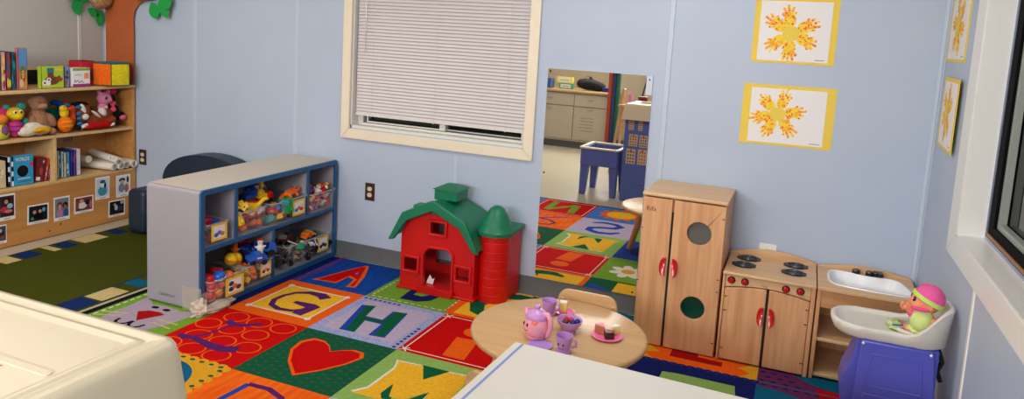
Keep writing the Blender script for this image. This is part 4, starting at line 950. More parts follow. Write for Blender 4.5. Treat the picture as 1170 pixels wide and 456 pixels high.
TAPM = mat('maroon_black_tap', (44, 22, 20), rough=.25)
m = MB(); m.lathe([(.019, 0), (.019, .016), (.015, .022), (.006, .022), (.005, .018)], (1.418, -.066, zt), 8); t = m.build('tap_knob', TAPM, sk, smooth=20)
m = MB(); m.lathe([(.019, 0), (.019, .016), (.015, .022), (.006, .022), (.005, .018)], (1.478, -.066, zt), 8); m.build('tap_knob', TAPM, sk, smooth=20)
m = MB(); m.cbox((1.513, -.070, zt+.015), (.045, .032, .024)); m.cbox((1.522, -.088, zt+.020), (.026, .05, .016)); m.build('spout', mat('black_tap', (20, 18, 18), rough=.25), sk, bevel=.005)

# ------------------------------------------------------------------ doll high chair
HCW = mat('off_white_moulded', (218, 214, 204), rough=.4, var=.05, vs=5)
HCB = mat('violet_blue_plastic', (78, 84, 186), rough=.36, var=.05, vs=5)
hc = thing('doll_high_chair', 'doll high chair with off-white tray seat on a violet blue stand', 'high chair', (1.47, -1.0, .006))
yc = -.985
def shell_outline(e=0, k=1.0):
    """x from the tray nose (small x) to the seat back"""
    P = []
    n = 40
    for i in range(n):
        a = 2*PI*i/n; c, s_ = math.cos(a), math.sin(a)
        rx = .200+e; ry = (.128+e)
        x = 1.474 + rx*(abs(c)**.75)*(1 if c > 0 else -1); y = yc + ry*(abs(s_)**.72)*(1 if s_ > 0 else -1)
        t = (x-1.274)/.4
        w = 1.0 if t < .30 else (.90 if .42 < t < .5 else (.93 if t < .7 else 1.0)); y = yc + (y-yc)*w
        P.append((x, y))
    return P
def rim_h(x):
    t = max(0, min(1, (x-1.53)/.125)); t = t*t*(3-2*t); return .550 + .098*t
m = MB(); n = 40; vs = []
lev = [(-.060, .496, 0), (-.038, .490, 0), (-.014, .506, 0), (-.002, None, -.020), (0, None, -.006), (-.007, None, 0), (-.016, None, -.002)]
for e, z, dz in lev:
    for (x, y) in shell_outline(e): vs.append((x, y, (z if z is not None else rim_h(x)+dz)))
fs = [(j*n+i, j*n+(i+1) % n, (j+1)*n+(i+1) % n, (j+1)*n+i) for j in range(len(lev)-1) for i in range(n)] + [tuple(range(n-1, -1, -1))]
m.add(vs, fs)
# inner surface: shallow tray, deep seat
G = 26; inn = shell_outline(-.016); vs = []; base = [(p[0], p[1], rim_h(p[0])-.002) for p in inn]
def depth(x, y):
    d = math.hypot((x-1.565)/.078, (y-yc)/.082); z = .536
    if d < 1.0: z = .536-.035*min(1, (1-d)*4)
    return z
rr = [1.0, .97, .92, .84, .75, .66, .57, .48, .39, .30, .2, .1]
for q, k in enumerate(rr):
    for i, p in enumerate(base):
        x = 1.49+(p[0]-1.49)*k; y = yc+(p[1]-yc)*k
        z = p[2] if q == 0 else depth(x, y) + (rim_h(x)-.002-.536)*max(0, (1-(1-k)/.10))*(1 if k > .9 else 0)
        vs.append((x, y, z))
fs = [(j*n+i, j*n+(i+1) % n, (j+1)*n+(i+1) % n, (j+1)*n+i) for j in range(len(rr)-1) for i in range(n)] + [tuple((len(rr)-1)*n+i for i in range(n))]
m.add(vs, fs)
m.build('seat_tray', HCW, hc, smooth=60)
# tray fence between tray and seat
m = MB(); pts = [(1.572-.092*math.cos(a), yc+.088*math.sin(a), .540+.004*math.cos(a)) for a in [math.radians(-72+12*i) for i in range(13)]]
m.tube(pts, .008, 8); m.build('tray_ridge', HCW, hc)
# stand: near and far side panels, front leg bulge
for ya, yb_, nm in ((-1.088, -1.066, 'side_panel'), (-.905, -.883, 'side_panel')):
    m = MB(); m.prism([(1.364, .006), (1.668, .006), (1.614, .500), (1.380, .500)], ya, yb_, 'y'); sp = m.build(nm, HCB, hc, bevel=.008, seg=3)
    yo = ya-.004 if ya < -1 else yb_
    o_ = [(1.402, .325), (1.592, .325), (1.580, .455), (1.416, .455)]; i_ = [(1.410, .333), (1.584, .333), (1.573, .447), (1.423, .447)]
    MB().prism(o_, yo, yo+.005, 'y', 0, [i_]).build('panel_moulding', HCB, sp, bevel=.002)
    o_ = [(1.395, .06), (1.60, .06), (1.594, .300), (1.403, .300)]; i_ = [(1.403, .068), (1.592, .068), (1.586, .292), (1.411, .292)]
    MB().prism(o_, yo, yo+.005, 'y', 0, [i_]).build('panel_moulding', HCB, sp, bevel=.002)
    m = MB()
    for x in (1.387, 1.604): m.ell((x, yo, .487), (.006, .005, .006), seg=12, rings=8)
    m.build('bolt', mat('bright_bolt', (225, 228, 235), rough=.2, metal=.5), sp)
m = MB(); pf = [(1.368, .50), (1.392, .50), (1.388, .40), (1.380, .30), (1.374, .006), (1.350, .006), (1.350, .20), (1.335, .24), (1.328, .29), (1.334, .34), (1.352, .39), (1.362, .43)]
m.prism(pf, -1.062, -.908, 'y'); m.build('front_panel', HCB, hc, bevel=.012, seg=4)
MB().box(1.60, 1.635, -1.062, -.908, .03, .495).build('rear_panel', HCB, hc, bevel=.006)
m = MB(); m.tube([(1.640, -1.02, .48), (1.655, -1.01, .44), (1.645, -1.0, .40), (1.66, -.99, .36)], .008, 8); m.tube([(1.645, -.97, .48), (1.658, -.97, .43), (1.650, -.98, .38)], .006, 8)
m.build('safety_strap', mat('black_strap', (20, 26, 32), rough=.6), hc)

# ------------------------------------------------------------------ doll
SKIN = mat('doll_peach_vinyl', (236, 150, 110), rough=.45, sss=.1)
CAP = mat('doll_pink_cap', (240, 96, 166), rough=.9, bump=.7, bs=300, var=.12, vs=60)
LIME = mat('doll_lime_fleece', (196, 226, 110), rough=.95, bump=.4, bs=300)
HOTP = mat('doll_hot_pink_cloth', (238, 84, 150), rough=.9, bump=.3)
dl = thing('baby_doll', 'baby doll in pink cap and lime vest sitting in the high chair', 'doll', (1.575, -.985, .500))
cx, cy, cz = 1.578, -.995, .660
dn0 = len(COL.objects)
m = MB(); m.ell((1.585, cy, .545), (.042, .045, .052)); m.ell((cx, cy, cz), (.056, .054, .056)); m.ell((cx-.030, cy-.006, cz-.014), (.034, .040, .032)); m.ell((1.582, cy, .60), (.024, .024, .02))
m.ell((cx-.060, cy-.004, cz-.010), (.009, .008, .008))                  # nose
m.ell((cx+.012, cy-.055, cz-.014), (.011, .007, .014)); m.ell((cx+.012, cy+.053, cz-.014), (.011, .007, .014))      # ears
m.tube([(1.575, cy+.020, .600), (1.545, cy+.0, .592), (1.526, cy-.014, .604), (1.508, cy-.018, .622)], [.017, .015, .012, .011], 10)
m.ell((1.503, cy-.018, .626), (.014, .013, .013))
m.tube([(1.60, cy-.040, .595), (1.622, cy-.056, .572), (1.618, cy-.062, .545)], [.017, .016, .013], 10)
m.tube([(1.57, cy-.025, .515), (1.53, cy-.03, .520), (1.505, cy-.032, .522)], [.02, .018, .015], 10); m.tube([(1.57, cy+.025, .515), (1.53, cy+.03, .520), (1.505, cy+.032, .522)], [.02, .018, .015], 10)
bd = m.build('body', SKIN, dl, remesh=.0035)
m = MB()
for k, (dx, dz) in enumerate(((-.012, .012), (-.016, .004), (-.016, -.005), (-.012, -.012))): m.tube([(1.502, cy-.018, .627+dz*.6), (1.504+dx, cy-.024, .628+dz), (1.502+dx, cy-.014, .632+dz)], [.0055, .005, .0042], 8)
m.tube([(1.505, cy-.02, .636), (1.514, cy-.016, .642)], [.006, .005], 8); m.build('fingers', SKIN, bd)
m = MB()
for s_ in (-1, 1): m.ell((cx-.046, cy+s_*.027, cz+.006), (.008, .009, .012), (0, 0, s_*.6), seg=16, rings=10)
m.build('eyes', mat('doll_dark_eye', (30, 18, 14), rough=.1), bd)
m = MB()
for s_ in (-1, 1): m.ell((cx-.0535, cy+s_*.030, cz+.010), (.002, .003, .003), seg=8, rings=6)
m.build('eye_glint', WHT, bd)
m = MB(); m.tube([(cx-.051, cy-.012, cz-.026), (cx-.056, cy, cz-.029), (cx-.051, cy+.012, cz-.026)], .0028, 6); m.build('lips', mat('doll_lips', (206, 70, 80), rough=.4), bd)
m = MB(); A = Euler((0, .42, 0)).to_matrix().to_4x4(); m.T = Matrix.Translation((cx+.008, cy, cz+.008)) @ A
pr = [(.001, .062)] + [(.061*math.cos(t), .0618*math.sin(t)) for t in [1.4, 1.2, .95, .7, .45, .2, 0, -.18]] + [(.058, -.012)]
m.lathe(pr, seg=36); m.ell((-.040, .014, .044), (.008, .008, .006), seg=12, rings=8); cp = m.build('cap', CAP, dl, smooth=60)
m = MB(); m.T = Matrix.Translation((cx+.008, cy, cz+.008)) @ A; m.lathe([(.0605, -.010), (.0645, -.008), (.0645, .006), (.0612, .009)], seg=36); m.build('cap_band', LIME, cp)
m = MB(); m.ell((1.568, cy-.016, .580), (.046, .052, .056)); m.ell((1.56, cy-.004, .525), (.046, .050, .034)); vs_ = m.build('vest', mat('doll_lime_rib', (226, 238, 166), rough=.95, c2=(190, 214, 110), vs=9, stretch=(.3, 14, .3), bump=.3), dl, smooth=70)
m = MB(); m.lathe([(.026, -.008), (.038, -.004), (.040, .004), (.032, .010), (.024, .010)], (1.560, cy-.022, .632), 24); m.build('collar', HOTP, vs_, smooth=60)
m = MB(); m.lathe([(.0155, -.009), (.019, 0), (.0155, .009)], (0, 0, 0), 16); 
for c_, r_ in (((1.527, cy-.014, .604), (.017, .018, .017)), ((1.50, cy-.033, .522), (.018, .020, .018)), ((1.50, cy+.033, .522), (.018, .020, .018))):
    m2 = MB(); m2.ell(c_, r_); m2.build('cuff', HOTP, vs_)
dl.scale = (.88, .88, .88); dl.location = (1.580, -.985, .512)
bk = MB(); cr = []
for j in range(9):
    for i in range(9):
        x = 1.470+.062*i/8; y = cy-.05+.10*j/8; cr.append((x, y, .541+.004*math.sin(i*1.7+j)+.003*math.cos(j*2.1)+(.0 if i < 5 else -.004*(i-4))))
bk.add(cr, [(j*9+i, j*9+i+1, (j+1)*9+i+1, (j+1)*9+i) for j in range(8) for i in range(8)])
bb = bk.build('doll_blanket', LIME, smooth=70, loc=(1.50, cy, .54)); so = bb.modifiers.new('s', 'SOLIDIFY'); so.thickness = .006; so.offset = 1
tag(bb, 'crumpled lime green doll cloth lying on the high chair tray', 'cloth')
tag(MB().tube([(1.478, cy-.044, .556), (1.515, cy-.032, .557)], .003, 8).build('crayon', BLUE, loc=(1.495, cy-.04, .556)), 'thin blue stick lying on the lime doll cloth', 'stick')

# ------------------------------------------------------------------ round table, chairs, tea set
tb = thing('round_table', 'low round maple table with rounded edge set for a toy tea party', 'table', (.29, -1.27, .006))
TX, TY, TR, TZ = .29, -1.27, .350, .370
MB().lathe([(TR-.012, TZ-.026), (TR-.003, TZ-.022), (TR, TZ-.012), (TR-.003, TZ-.004), (TR-.012, TZ)], (TX, TY, 0), 72).build('tabletop', TABLEW, tb, smooth=50)
m = MB(); m.prism([(TX+.2*math.cos(PI/4+k*PI/2), TY+.2*math.sin(PI/4+k*PI/2)) for k in range(4)], TZ-.075, TZ-.026, 'z', 0, [list(reversed([(TX+.18*math.cos(PI/4+k*PI/2), TY+.18*math.sin(PI/4+k*PI/2)) for k in range(4)]))]); m.build('apron', MAPLEX, tb)
for k in range(4):
    a = math.radians(190)+k*PI/2; c, s_ = math.cos(a), math.sin(a)
    m = MB(); m.tube([(TX+.20*c, TY+.20*s_, TZ-.028), (TX+.29*c, TY+.29*s_, .008)], [.027, .020], 14); m.build('leg', MAPLE, tb)
def toddler_chair(name, label, loc, rz):
    t = thing(name, label, 'chair', loc, rz, 'toddler chairs at the round table')
    def b(nm, mb, m_, **k): return mb.build(nm, m_, t, world=False, **k)
    b('seat', MB().prism(rrect(-.135, -.13, .135, .13, .04), .20, .216, 'z'), TABLEW, bevel=.005)
    pts = [(-.135, .27), (.135, .27)] + [(.085+.05*math.cos(a), .350+.050*math.sin(a)) for a in [PI*k/12 for k in range(0, 7)]] + [(-.085-.05*math.sin(a), .350+.050*math.cos(a)) for a in [PI*k/12 for k in range(0, 7)]]
    m = MB(); m.prism(pts, .120, .136, 'y'); b('backrest', m, TABLEW, bevel=.005)
    for sx in (-1, 1):
        b('leg', MB().prism([(-.13, 0), (-.10, 0), (-.095, .20), (-.125, .20)], sx*.12-.012, sx*.12+.012, 'x') , MAPLE, bevel=.003)
        b('leg', MB().prism([(.10, 0), (.135, 0), (.137, .36), (.117, .36)], sx*.118-.011, sx*.118+.011, 'x'), MAPLE, bevel=.003)
        b('side_rail', MB().box(sx*.12-.008, sx*.12+.008, -.105, .11, .165, .20), MAPLE)
    return t
toddler_chair('toddler_chair', 'small maple chair behind the round table on the mirror side', (.300, -1.025, .006), 0)
toddler_chair('toddler_chair', 'small maple chair tucked between the round table and the white table', (.315, -1.735, .006), math.radians(158))

Z = TZ
CAKEY = plastic('cake_yellow', (246, 220, 120), rough=.6); CREAMT = plastic('icing_white', (246, 244, 240), rough=.5); CHOC = plastic('chocolate_brown', (66, 28, 20), rough=.35); CARA = plastic('caramel_brown', (190, 118, 78), rough=.5)
PPL = plastic('plate_pink', (246, 120, 172), rough=.3); TPK = mat('teapot_pink', (246, 164, 184), rough=.3); LIL = plastic('cup_lilac', (196, 144, 212), rough=.32); LIL2 = plastic('lid_lilac', (178, 140, 220), rough=.32)
tp = thing('toy_teapot', 'pink toy teapot with a smiling face and lilac lid', 'teapot', (.236, -1.385, Z))
x, y = .236, -1.385
q_ = .92
MB().lathe([(r*q_, z*q_) for r, z in [(.030, .0), (.040, .002), (.042, .007), (.036, .012), (.050, .026), (.056, .046), (.054, .068), (.046, .090), (.038, .103), (.034, .106)]], (x, y, Z), 40).build('pot', TPK, tp, smooth=70)
m = MB(); m.lathe([(r*q_, z*q_) for r, z in [(.047, .086), (.049, .089), (.044, .104), (.032, .116), (.012, .124), (.008, .127), (.012, .131), (.013, .137), (.009, .142), (.001, .143)]], (x, y, Z), 32); m.build('lid', mat('lid_mauve', (206, 150, 214), rough=.32), tp, smooth=60)
m = MB(); m.tube([(x+.020, y-.006, Z+.100), (x+.044, y-.010, Z+.103), (x+.058, y-.012, Z+.085), (x+.060, y-.014, Z+.055), (x+.054, y-.016, Z+.028), (x+.044, y-.016, Z+.016)], [.008, .010, .011, .011, .010, .007], 12); m.build('handle', TPK, tp, smooth=80)
m = MB(); m.tube([(x-.034, y+.004, Z+.075), (x-.046, y+.006, Z+.092), (x-.048, y+.008, Z+.108)], [.014, .012, .010], 12); m.build('spout', TPK, tp, smooth=80)
def on_pot(th, ph, r=.0545): r *= .94; return (x + r*math.cos(ph)*math.cos(th), y + r*math.cos(ph)*math.sin(th), Z+.050 + .046*math.sin(ph))
m = MB()
for th in (-2.55, -2.05): p = on_pot(th, .22); m.ell(p, (.004, .004, .007), seg=12, rings=8)
m.build('eyes', BLACK, tp)
m = MB(); m.tube([on_pot(-2.65+.1*i, -.16-.14*math.sin(PI*i/7), .0548) for i in range(8)], .0016, 6); m.build('smile', mat('smile_plum', (150, 40, 80), rough=.4), tp)
m = MB()
for k in range(5): a = 2*PI*k/5; p = on_pot(-1.45+.16*math.cos(a), .60+.16*math.sin(a), .054); m.ell(p, (.007, .007, .006), seg=10, rings=8)
m.build('flower_motif', plastic('coral_flower', (246, 120, 96)), tp)
m = MB()
for k in range(9): p = on_pot(-1.9+.22*k, -.55+.25*(k % 2), .0535); m.ell(p, .002, seg=8, rings=6)
m.build('dots', plastic('dot_red', (224, 90, 130)), tp)
def cup(name, label, x, y, face=False, s=.9):
    t = thing(name, label, 'cup', (x, y, Z))
    m = MB(); m.lathe([(.024*s, 0), (.034*s, .001), (.034*s, .006), (.024*s, .010), (.027*s, .018), (.034*s, .048), (.037*s, .062), (.034*s, .062), (.024*s, .018), (.001, .014)], (x, y, Z), 32); m.build('bowl', LIL, t, smooth=60)
    m = MB(); m.tube([(x+.032*s, y, Z+.050), (x+.050*s, y, Z+.048), (x+.052*s, y, Z+.028), (x+.028*s, y, Z+.020)], .005, 8); m.build('handle', LIL, t, smooth=80)
    if face:
        m = MB()
        for a in (-1.95, -1.35): m.ell((x+.0325*math.cos(a), y+.0325*math.sin(a), Z+.036), (.003, .003, .005), seg=10, rings=8)
        m.tube([(x+.031*math.cos(-2.0+.1*i), y+.031*math.sin(-2.0+.1*i), Z+.024-.004*math.sin(PI*i/7)) for i in range(8)], .0012, 6); m.build('painted_face', plastic('face_plum', (90, 40, 90)), t)
    return t
cup('toy_cup', 'lilac toy cup standing behind the pink teapot', .200, -1.138)
cup('toy_cup', 'lilac toy cup with a painted face in front of the berry bowl', .369, -1.452, True)
bw = thing('toy_bowl', 'lilac toy bowl holding red and dark berries', 'bowl', (.330, -1.262, Z))
MB().lathe([(.022, 0), (.028, .002), (.024, .006), (.036, .018), (.049, .038), (.052, .048), (.049, .048), (.034, .022), (.001, .012)], (.330, -1.262, Z), 36).build('bowl', LIL, bw, smooth=60)
for k, (dx, dy, c, nm) in enumerate(((-.015, .006, RED, 'bright red toy berry at the teapot side of the lilac bowl'), (.004, .012, RED, 'bright red toy berry in the middle of the lilac bowl'), (.016, -.006, DKB, 'dark blue toy berry in the lilac bowl'), (-.012, -.016, BROWNP, 'brown toy berry at the near rim of the lilac bowl'), (.03, .008, DKB, 'dark blue toy berry at the far rim of the lilac bowl'))):
    m = MB(); m.ell((.330+dx, -1.262+dy, Z+.040), (.013, .013, .012)); m.ell((.330+dx, -1.262+dy, Z+.052), (.003, .003, .003), seg=8, rings=6)
    tag(m.build('toy_berry', c, loc=(.330+dx, -1.262+dy, Z+.03)), nm, 'berry', 'berries in the lilac bowl')
def plate(name, label, x, y, r, c):
    t = MB().lathe([(r*.6, 0), (r*.66, .002), (r*.95, .006), (r, .009), (r*.97, .010), (r*.68, .005), (.001, .004)], (x, y, Z), 40).build(name, c, smooth=60, loc=(x, y, Z))
    return tag(t, label, 'plate')
plate('toy_plate', 'pink toy plate behind the berry bowl with one cake slice', .256, -1.094, .046, PPL)
plate('toy_plate', 'pink toy plate holding three cake pieces near the refrigerator', .480, -1.245, .062, PPL)
plate('toy_saucer', 'lilac toy saucer lying beside the corner of the white table', .279, -1.46, .048, LIL2)
def slice_(name, label, x, y, a, body, top, l=.045, w=.034, h=.032, wedge=True):
    t = thing(name, label, 'toy cake', (x, y, Z+.006)); ca, sa = math.cos(a), math.sin(a)
    tri = [(-l/2, 0), (l/2, -w/2), (l/2, w/2)] if wedge else [(-l/2, -w/2), (l/2, -w/2), (l/2, w/2), (-l/2, w/2)]
    P = [(x+p*ca-q*sa, y+p*sa+q*ca) for p, q in tri]
    MB().prism(P, Z+.006, Z+.006+h, 'z').build('sponge', body, t, bevel=.003)
    MB().prism(P, Z+.006+h, Z+.011+h, 'z').build('icing', top, t, bevel=.002)
    return t
slice_('toy_cake_slice', 'yellow toy cake block with white icing behind the berry bowl', .250, -1.096, .2, CAKEY, CREAMT, l=.032, w=.026, h=.042, wedge=False)
slice_('toy_cake_slice', 'caramel toy cake wedge with pink icing on the plate near the refrigerator', .456, -1.235, 2.4, CARA, plastic('icing_pink', (240, 140, 160)), l=.045, w=.042, h=.030)
slice_('toy_cake_slice', 'yellow toy cake wedge with white icing on the plate near the refrigerator', .502, -1.215, 1.2, CAKEY, CREAMT, l=.040, w=.034, h=.030)
slice_('toy_cake_slice', 'dark chocolate toy cake block at the near rim of the pink plate', .492, -1.262, .5, CHOC, CHOC, l=.036, w=.030, h=.022, wedge=False)

# ------------------------------------------------------------------ white table with blue line
WT = mat('white_laminate_top', (226, 222, 214), rough=.3, var=.02)
w = thing('white_table', 'white topped table with a thin blue line along its edge nearest the camera', 'table', (.9, -2.4, 0))
a = math.radians(-2.2)
def rot(p, o=(.366, -1.955)): return (o[0]+(p[0])*math.cos(a)-(p[1])*math.sin(a), o[1]+(p[0])*math.sin(a)+(p[1])*math.cos(a))
def rpoly(x0, y0, x1, y1): return [rot((x0, y0)), rot((x1, y0)), rot((x1, y1)), rot((x0, y1))]
def rr_(x0, y0, x1, y1, r): return [rot(p) for p in rrect(x0, y0, x1, y1, r)]
MB().prism(rr_(0, -.80, 1.15, 0, .008), .578, .600, 'z').build('tabletop', WT, w, bevel=.003)
MB().prism(rpoly(.022, -.79, .030, -.004), .6, .6004, 'z').build('blue_line', mat('blue_inlay', (120, 150, 218), rough=.4), w)
for px_ in (.05, 1.06):
    for py_ in (-.75, -.09): MB().prism(rpoly(px_, py_, px_+.04, py_+.04), .006, .578, 'z').build('leg', WT, w, bevel=.003)
MB().prism(rpoly(.05, -.75, 1.10, -.05), .52, .578, 'z').build('apron', WT, w)
# ------------------------------------------------------------------ birch bookcase
left_first = set(COL.objects)
bc = thing('bookcase', 'long birch bookcase with soft toys and books against the side wall', 'bookcase', (-3.69, -.6, 0))
bx0, bx1, by0, by1 = -3.818, -3.519, -1.26, .036
m = MB(); m.box(bx0, bx1, by1-.018, by1, .006, .968).build('side_panel', BIRCH, bc, bevel=.002)
MB().box(bx0, bx1, by0, by0+.018, .006, .968).build('side_panel', BIRCH, bc, bevel=.002)
MB().box(bx0-.006, bx1+.006, by0-.006, by1+.004, .968, .990).build('top_board', BIRCHE, bc, bevel=.005)
MB().box(bx0, bx0+.008, by0+.018, by1-.018, .006, .968).build('back_panel', BIRCH, bc)
MB().box(bx0+.008, bx1, by0+.018, by1-.018, .662, .680).build('shelf_board', BIRCHE, bc, bevel=.002)
MB().box(bx0+.008, bx1, by0+.018, by1-.018, .356, .374).build('shelf_board', BIRCHE, bc, bevel=.002)
MB().box(bx1-.018, bx1, by0+.018, by1-.018, .006, .356).build('front_panel', BIRCH, bc)
MB().box(bx0+.008, bx1-.002, -.592, -.574, .374, .662).build('divider', BIRCHE, bc, bevel=.002)
m = MB()
for y, z in ((-.56, .075), (-.64, .045)): m.ell((bx1, y, z), (.002, .008, .006), seg=10, rings=6)
m.build('knot', paint((96, 60, 34)), bc)
f = Flat((bx0+.0085, -.31, .60), (0, 1, 0), (0, 0, 1), (1, 0, 0), .0006)
for k in range(4): f.stroke([(.018*k, -.03), (.018*k+.008, .02), (.018*k+.002, -.01)], .006, BLACK)
f.build('scribble', bc)
# photographs on the front: (y0,z0,y1,z1,tilt), background, blobs
SK = (206, 150, 126); HAIR = (44, 28, 24)
PH = [
 ('print of children at a red table, largest on the bookcase front', -.965, .176, -.862, .343, 1.5, (60, 40, 46), [((.5,.8),(.3,.12),HAIR), ((.45,.72),(.14,.1),SK), ((.3,.35),(.28,.14),(190,60,70)), ((.7,.5),(.22,.12),(150,190,210)), ((.6,.25),(.3,.08),(214,120,120))]),
 ('wide dark print of a group in black clothes', -.787, .112, -.643, .240, 3, (30, 34, 38), [((.3,.6),(.1,.12),SK), ((.6,.62),(.09,.11),SK), ((.2,.2),(.12,.1),(60,150,140)), ((.8,.7),(.1,.14),(110,170,170)), ((.5,.3),(.3,.2),(14,14,18))]),
 ('upright print of two children cheek to cheek', -.607, .096, -.494, .258, 1, (120, 130, 140), [((.35,.62),(.22,.2),(110,50,40)), ((.35,.55),(.14,.15),SK), ((.75,.6),(.2,.18),HAIR), ((.74,.52),(.12,.13),(150,96,76)), ((.35,.2),(.25,.2),(180,130,170)), ((.78,.2),(.2,.2),(60,80,150))]),
 ('wide print of children in white shirts', -.462, .116, -.315, .231, 2, (120, 60, 60), [((.4,.4),(.3,.25),(225,225,230)), ((.35,.75),(.14,.14),SK), ((.7,.6),(.16,.2),(30,40,70)), ((.1,.5),(.1,.3),(150,70,60)), ((.9,.4),(.08,.3),(206,110,90))]),
 ('upright print of a child in a pale hat and blue coat', -.300, .183, -.186, .343, 2, (206, 214, 222), [((.5,.28),(.4,.28),(70,150,180)), ((.5,.66),(.18,.18),(235,238,240)), ((.5,.82),(.24,.1),(60,90,130)), ((.7,.6),(.1,.16),(30,40,60))]),
 ('upright print of a child in a cap near the wall', -.132, .170, -.012, .331, 1, (216, 220, 224), [((.4,.8),(.28,.12),(60,30,34)), ((.4,.66),(.18,.14),SK), ((.35,.35),(.26,.26),(110,130,160)), ((.75,.3),(.2,.25),(176,96,70)), ((.85,.8),(.1,.2),(20,24,30))]),
 ('small dark print below the print of the child in a cap', -.198, .034, -.060, .155, 2.5, (24, 24, 32), [((.45,.5),(.12,.2),(190,196,206)), ((.75,.4),(.2,.2),(40,50,90)), ((.85,.85),(.12,.12),(170,180,180)), ((.35,.75),(.1,.1),SK)]),
 ('small print below the print of children at a red table', -.985, .034, -.920, .152, 1, (70, 74, 84), [((.5,.5),(.3,.3),(30,34,46)), ((.4,.7),(.2,.12),(190,180,190)), ((.6,.25),(.25,.12),(140,60,70))]),
]
for lab, a, z0, b, z1, tilt, bg, blobs in PH:
    t = thing('photo_print', lab, 'photograph', (bx1, (a+b)/2, (z0+z1)/2), group='photographs taped to the bookcase front')
    an = math.radians(tilt); U = Vector((0, math.cos(an), -math.sin(an)*0)); U = Vector((0, math.cos(an), math.sin(an)*-.6)); V = Vector((0, math.sin(an)*.6, math.cos(an)))
    W, H = b-a, z1-z0; O = Vector((bx1, a, z0))
    m = MB(); cs = [O, O+U*W, O+U*W+V*H, O+V*H]; m.add([tuple(c) for c in cs] + [tuple(c+Vector((.0008, 0, 0))) for c in cs], [(3,2,1,0), (4,5,6,7), (0,1,5,4), (1,2,6,5), (2,3,7,6), (3,0,4,7)])
    m.build('paper', PAPER, t)
    f = Flat(O+Vector((.0009, 0, 0)), U*W, V*H, (1, 0, 0), .0003); f.rect(.07, .14, .93, .93, paint(bg, rough=.25)).up()
    for (c, r_, col) in blobs:
        c = (.07+.86*c[0], .14+.79*c[1]); f.ellipse((max(.08+r_[0]*.8, min(.92-r_[0]*.8, c[0])), max(.15+r_[1]*.8, min(.92-r_[1]*.8, c[1]))), r_[0]*.8, r_[1]*.8, paint(col, rough=.25), n=18); f.up(.5)
    f.stroke([(.3+.04*j, .065+.015*math.sin(j*2.2)) for j in range(11)], .02, paint((50, 50, 60)))
    f.build('picture', t)

def book(label, x1, y0, y1, z, h, c, spine=None, d=.20, lean=0, art=None, name='picture_book', loc=None):
    """upright book: front cover or spine faces the room (x1 side); thickness y0..y1"""
    t = thing(name, label, 'book', (x1-d/2, (y0+y1)/2, z), 0, None); t.rotation_euler = (lean, 0, 0)
    w = y1-y0
    def b(nm, mb, mt, **k): return mb.build(nm, mt, t, world=False, **k)
    b('pages', MB().box(-d/2+.006, d/2-.003, -w/2+.002, w/2-.002, .004, h-.004), PAPER)
    cv = b('cover', MB().box(-d/2, d/2, -w/2, -w/2+.002, 0, h).box(-d/2, d/2, w/2-.002, w/2, 0, h).box(d/2-.002, d/2, -w/2, w/2, 0, h), c)
    if art:
        f = Flat((d/2, -w/2, 0), (0, w, 0), (0, 0, h), (1, 0, 0), .0004); art(f); f.mb.build('cover_art', f.mats, cv, world=False, smooth=20)
    return t
def blobs(cols, seed, n=8, r0=.12, r1=.35):
    r = random.Random(seed)
    def g(f):
        for k in range(n): f.ellipse((r.uniform(.2, .8), r.uniform(.1, .9)), r.uniform(r0, r1)*.8, r.uniform(.05, .14), paint(cols[k % len(cols)])); f.up(.3)
    return g
# standing books on the top
xt = -3.56; zt_ = .990
book('green picture book standing first in the row on top of the bookcase', xt, -.985, -.955, zt_, .25, paint((20, 120, 110)), d=.22, art=blobs([(10, 60, 70), (200, 220, 200)], 1))
book('slim teal picture book standing next to the green one on the bookcase top', xt, -.945, -.900, zt_, .245, paint((24, 110, 112)), d=.22, art=blobs([(14, 40, 50), (60, 170, 160)], 2, 5))
book('pale pink spined book in the row on top of the bookcase', xt, -.896, -.868, zt_, .235, paint((206, 150, 160)), d=.2, art=blobs([(230, 200, 90), (150, 60, 60)], 3, 6, .2, .4))
book('multicoloured spined book between pink and dark teal books on the bookcase top', xt, -.864, -.836, zt_, .232, paint((120, 60, 70)), d=.2, art=blobs([(222, 190, 60), (150, 50, 60), (60, 90, 130)], 4, 7, .2, .4))
book('dark teal spined book beside the tall animal book on the bookcase top', xt, -.832, -.806, zt_, .235, paint((20, 84, 92)), d=.2, art=blobs([(24, 130, 130), (20, 30, 50)], 5, 5, .2, .4))
def lion(f):
    f.rect(.05, .45, .95, .98, paint((88, 142, 196))); f.rect(.05, .03, .95, .45, paint((206, 144, 66))); f.up(); f.ellipse((.5, .45), .35, .12, paint((96, 120, 60))); f.up(); f.ellipse((.5, .33), .30, .17, paint((150, 84, 36))); f.up(); f.ellipse((.5, .36), .17, .10, paint((222, 168, 96))); f.ellipse((.3, .15), .22, .1, paint((216, 190, 150))); f.up(); f.ellipse((.45, .39), .03, .02, BLACK); f.ellipse((.58, .39), .03, .02, BLACK); f.ellipse((.52, .33), .04, .02, BLACK)
book('tall picture book with blue sky and an orange animal, last of the standing row', xt+.01, -.795, -.738, zt_, .262, paint((196, 110, 120)), d=.03, art=lion)
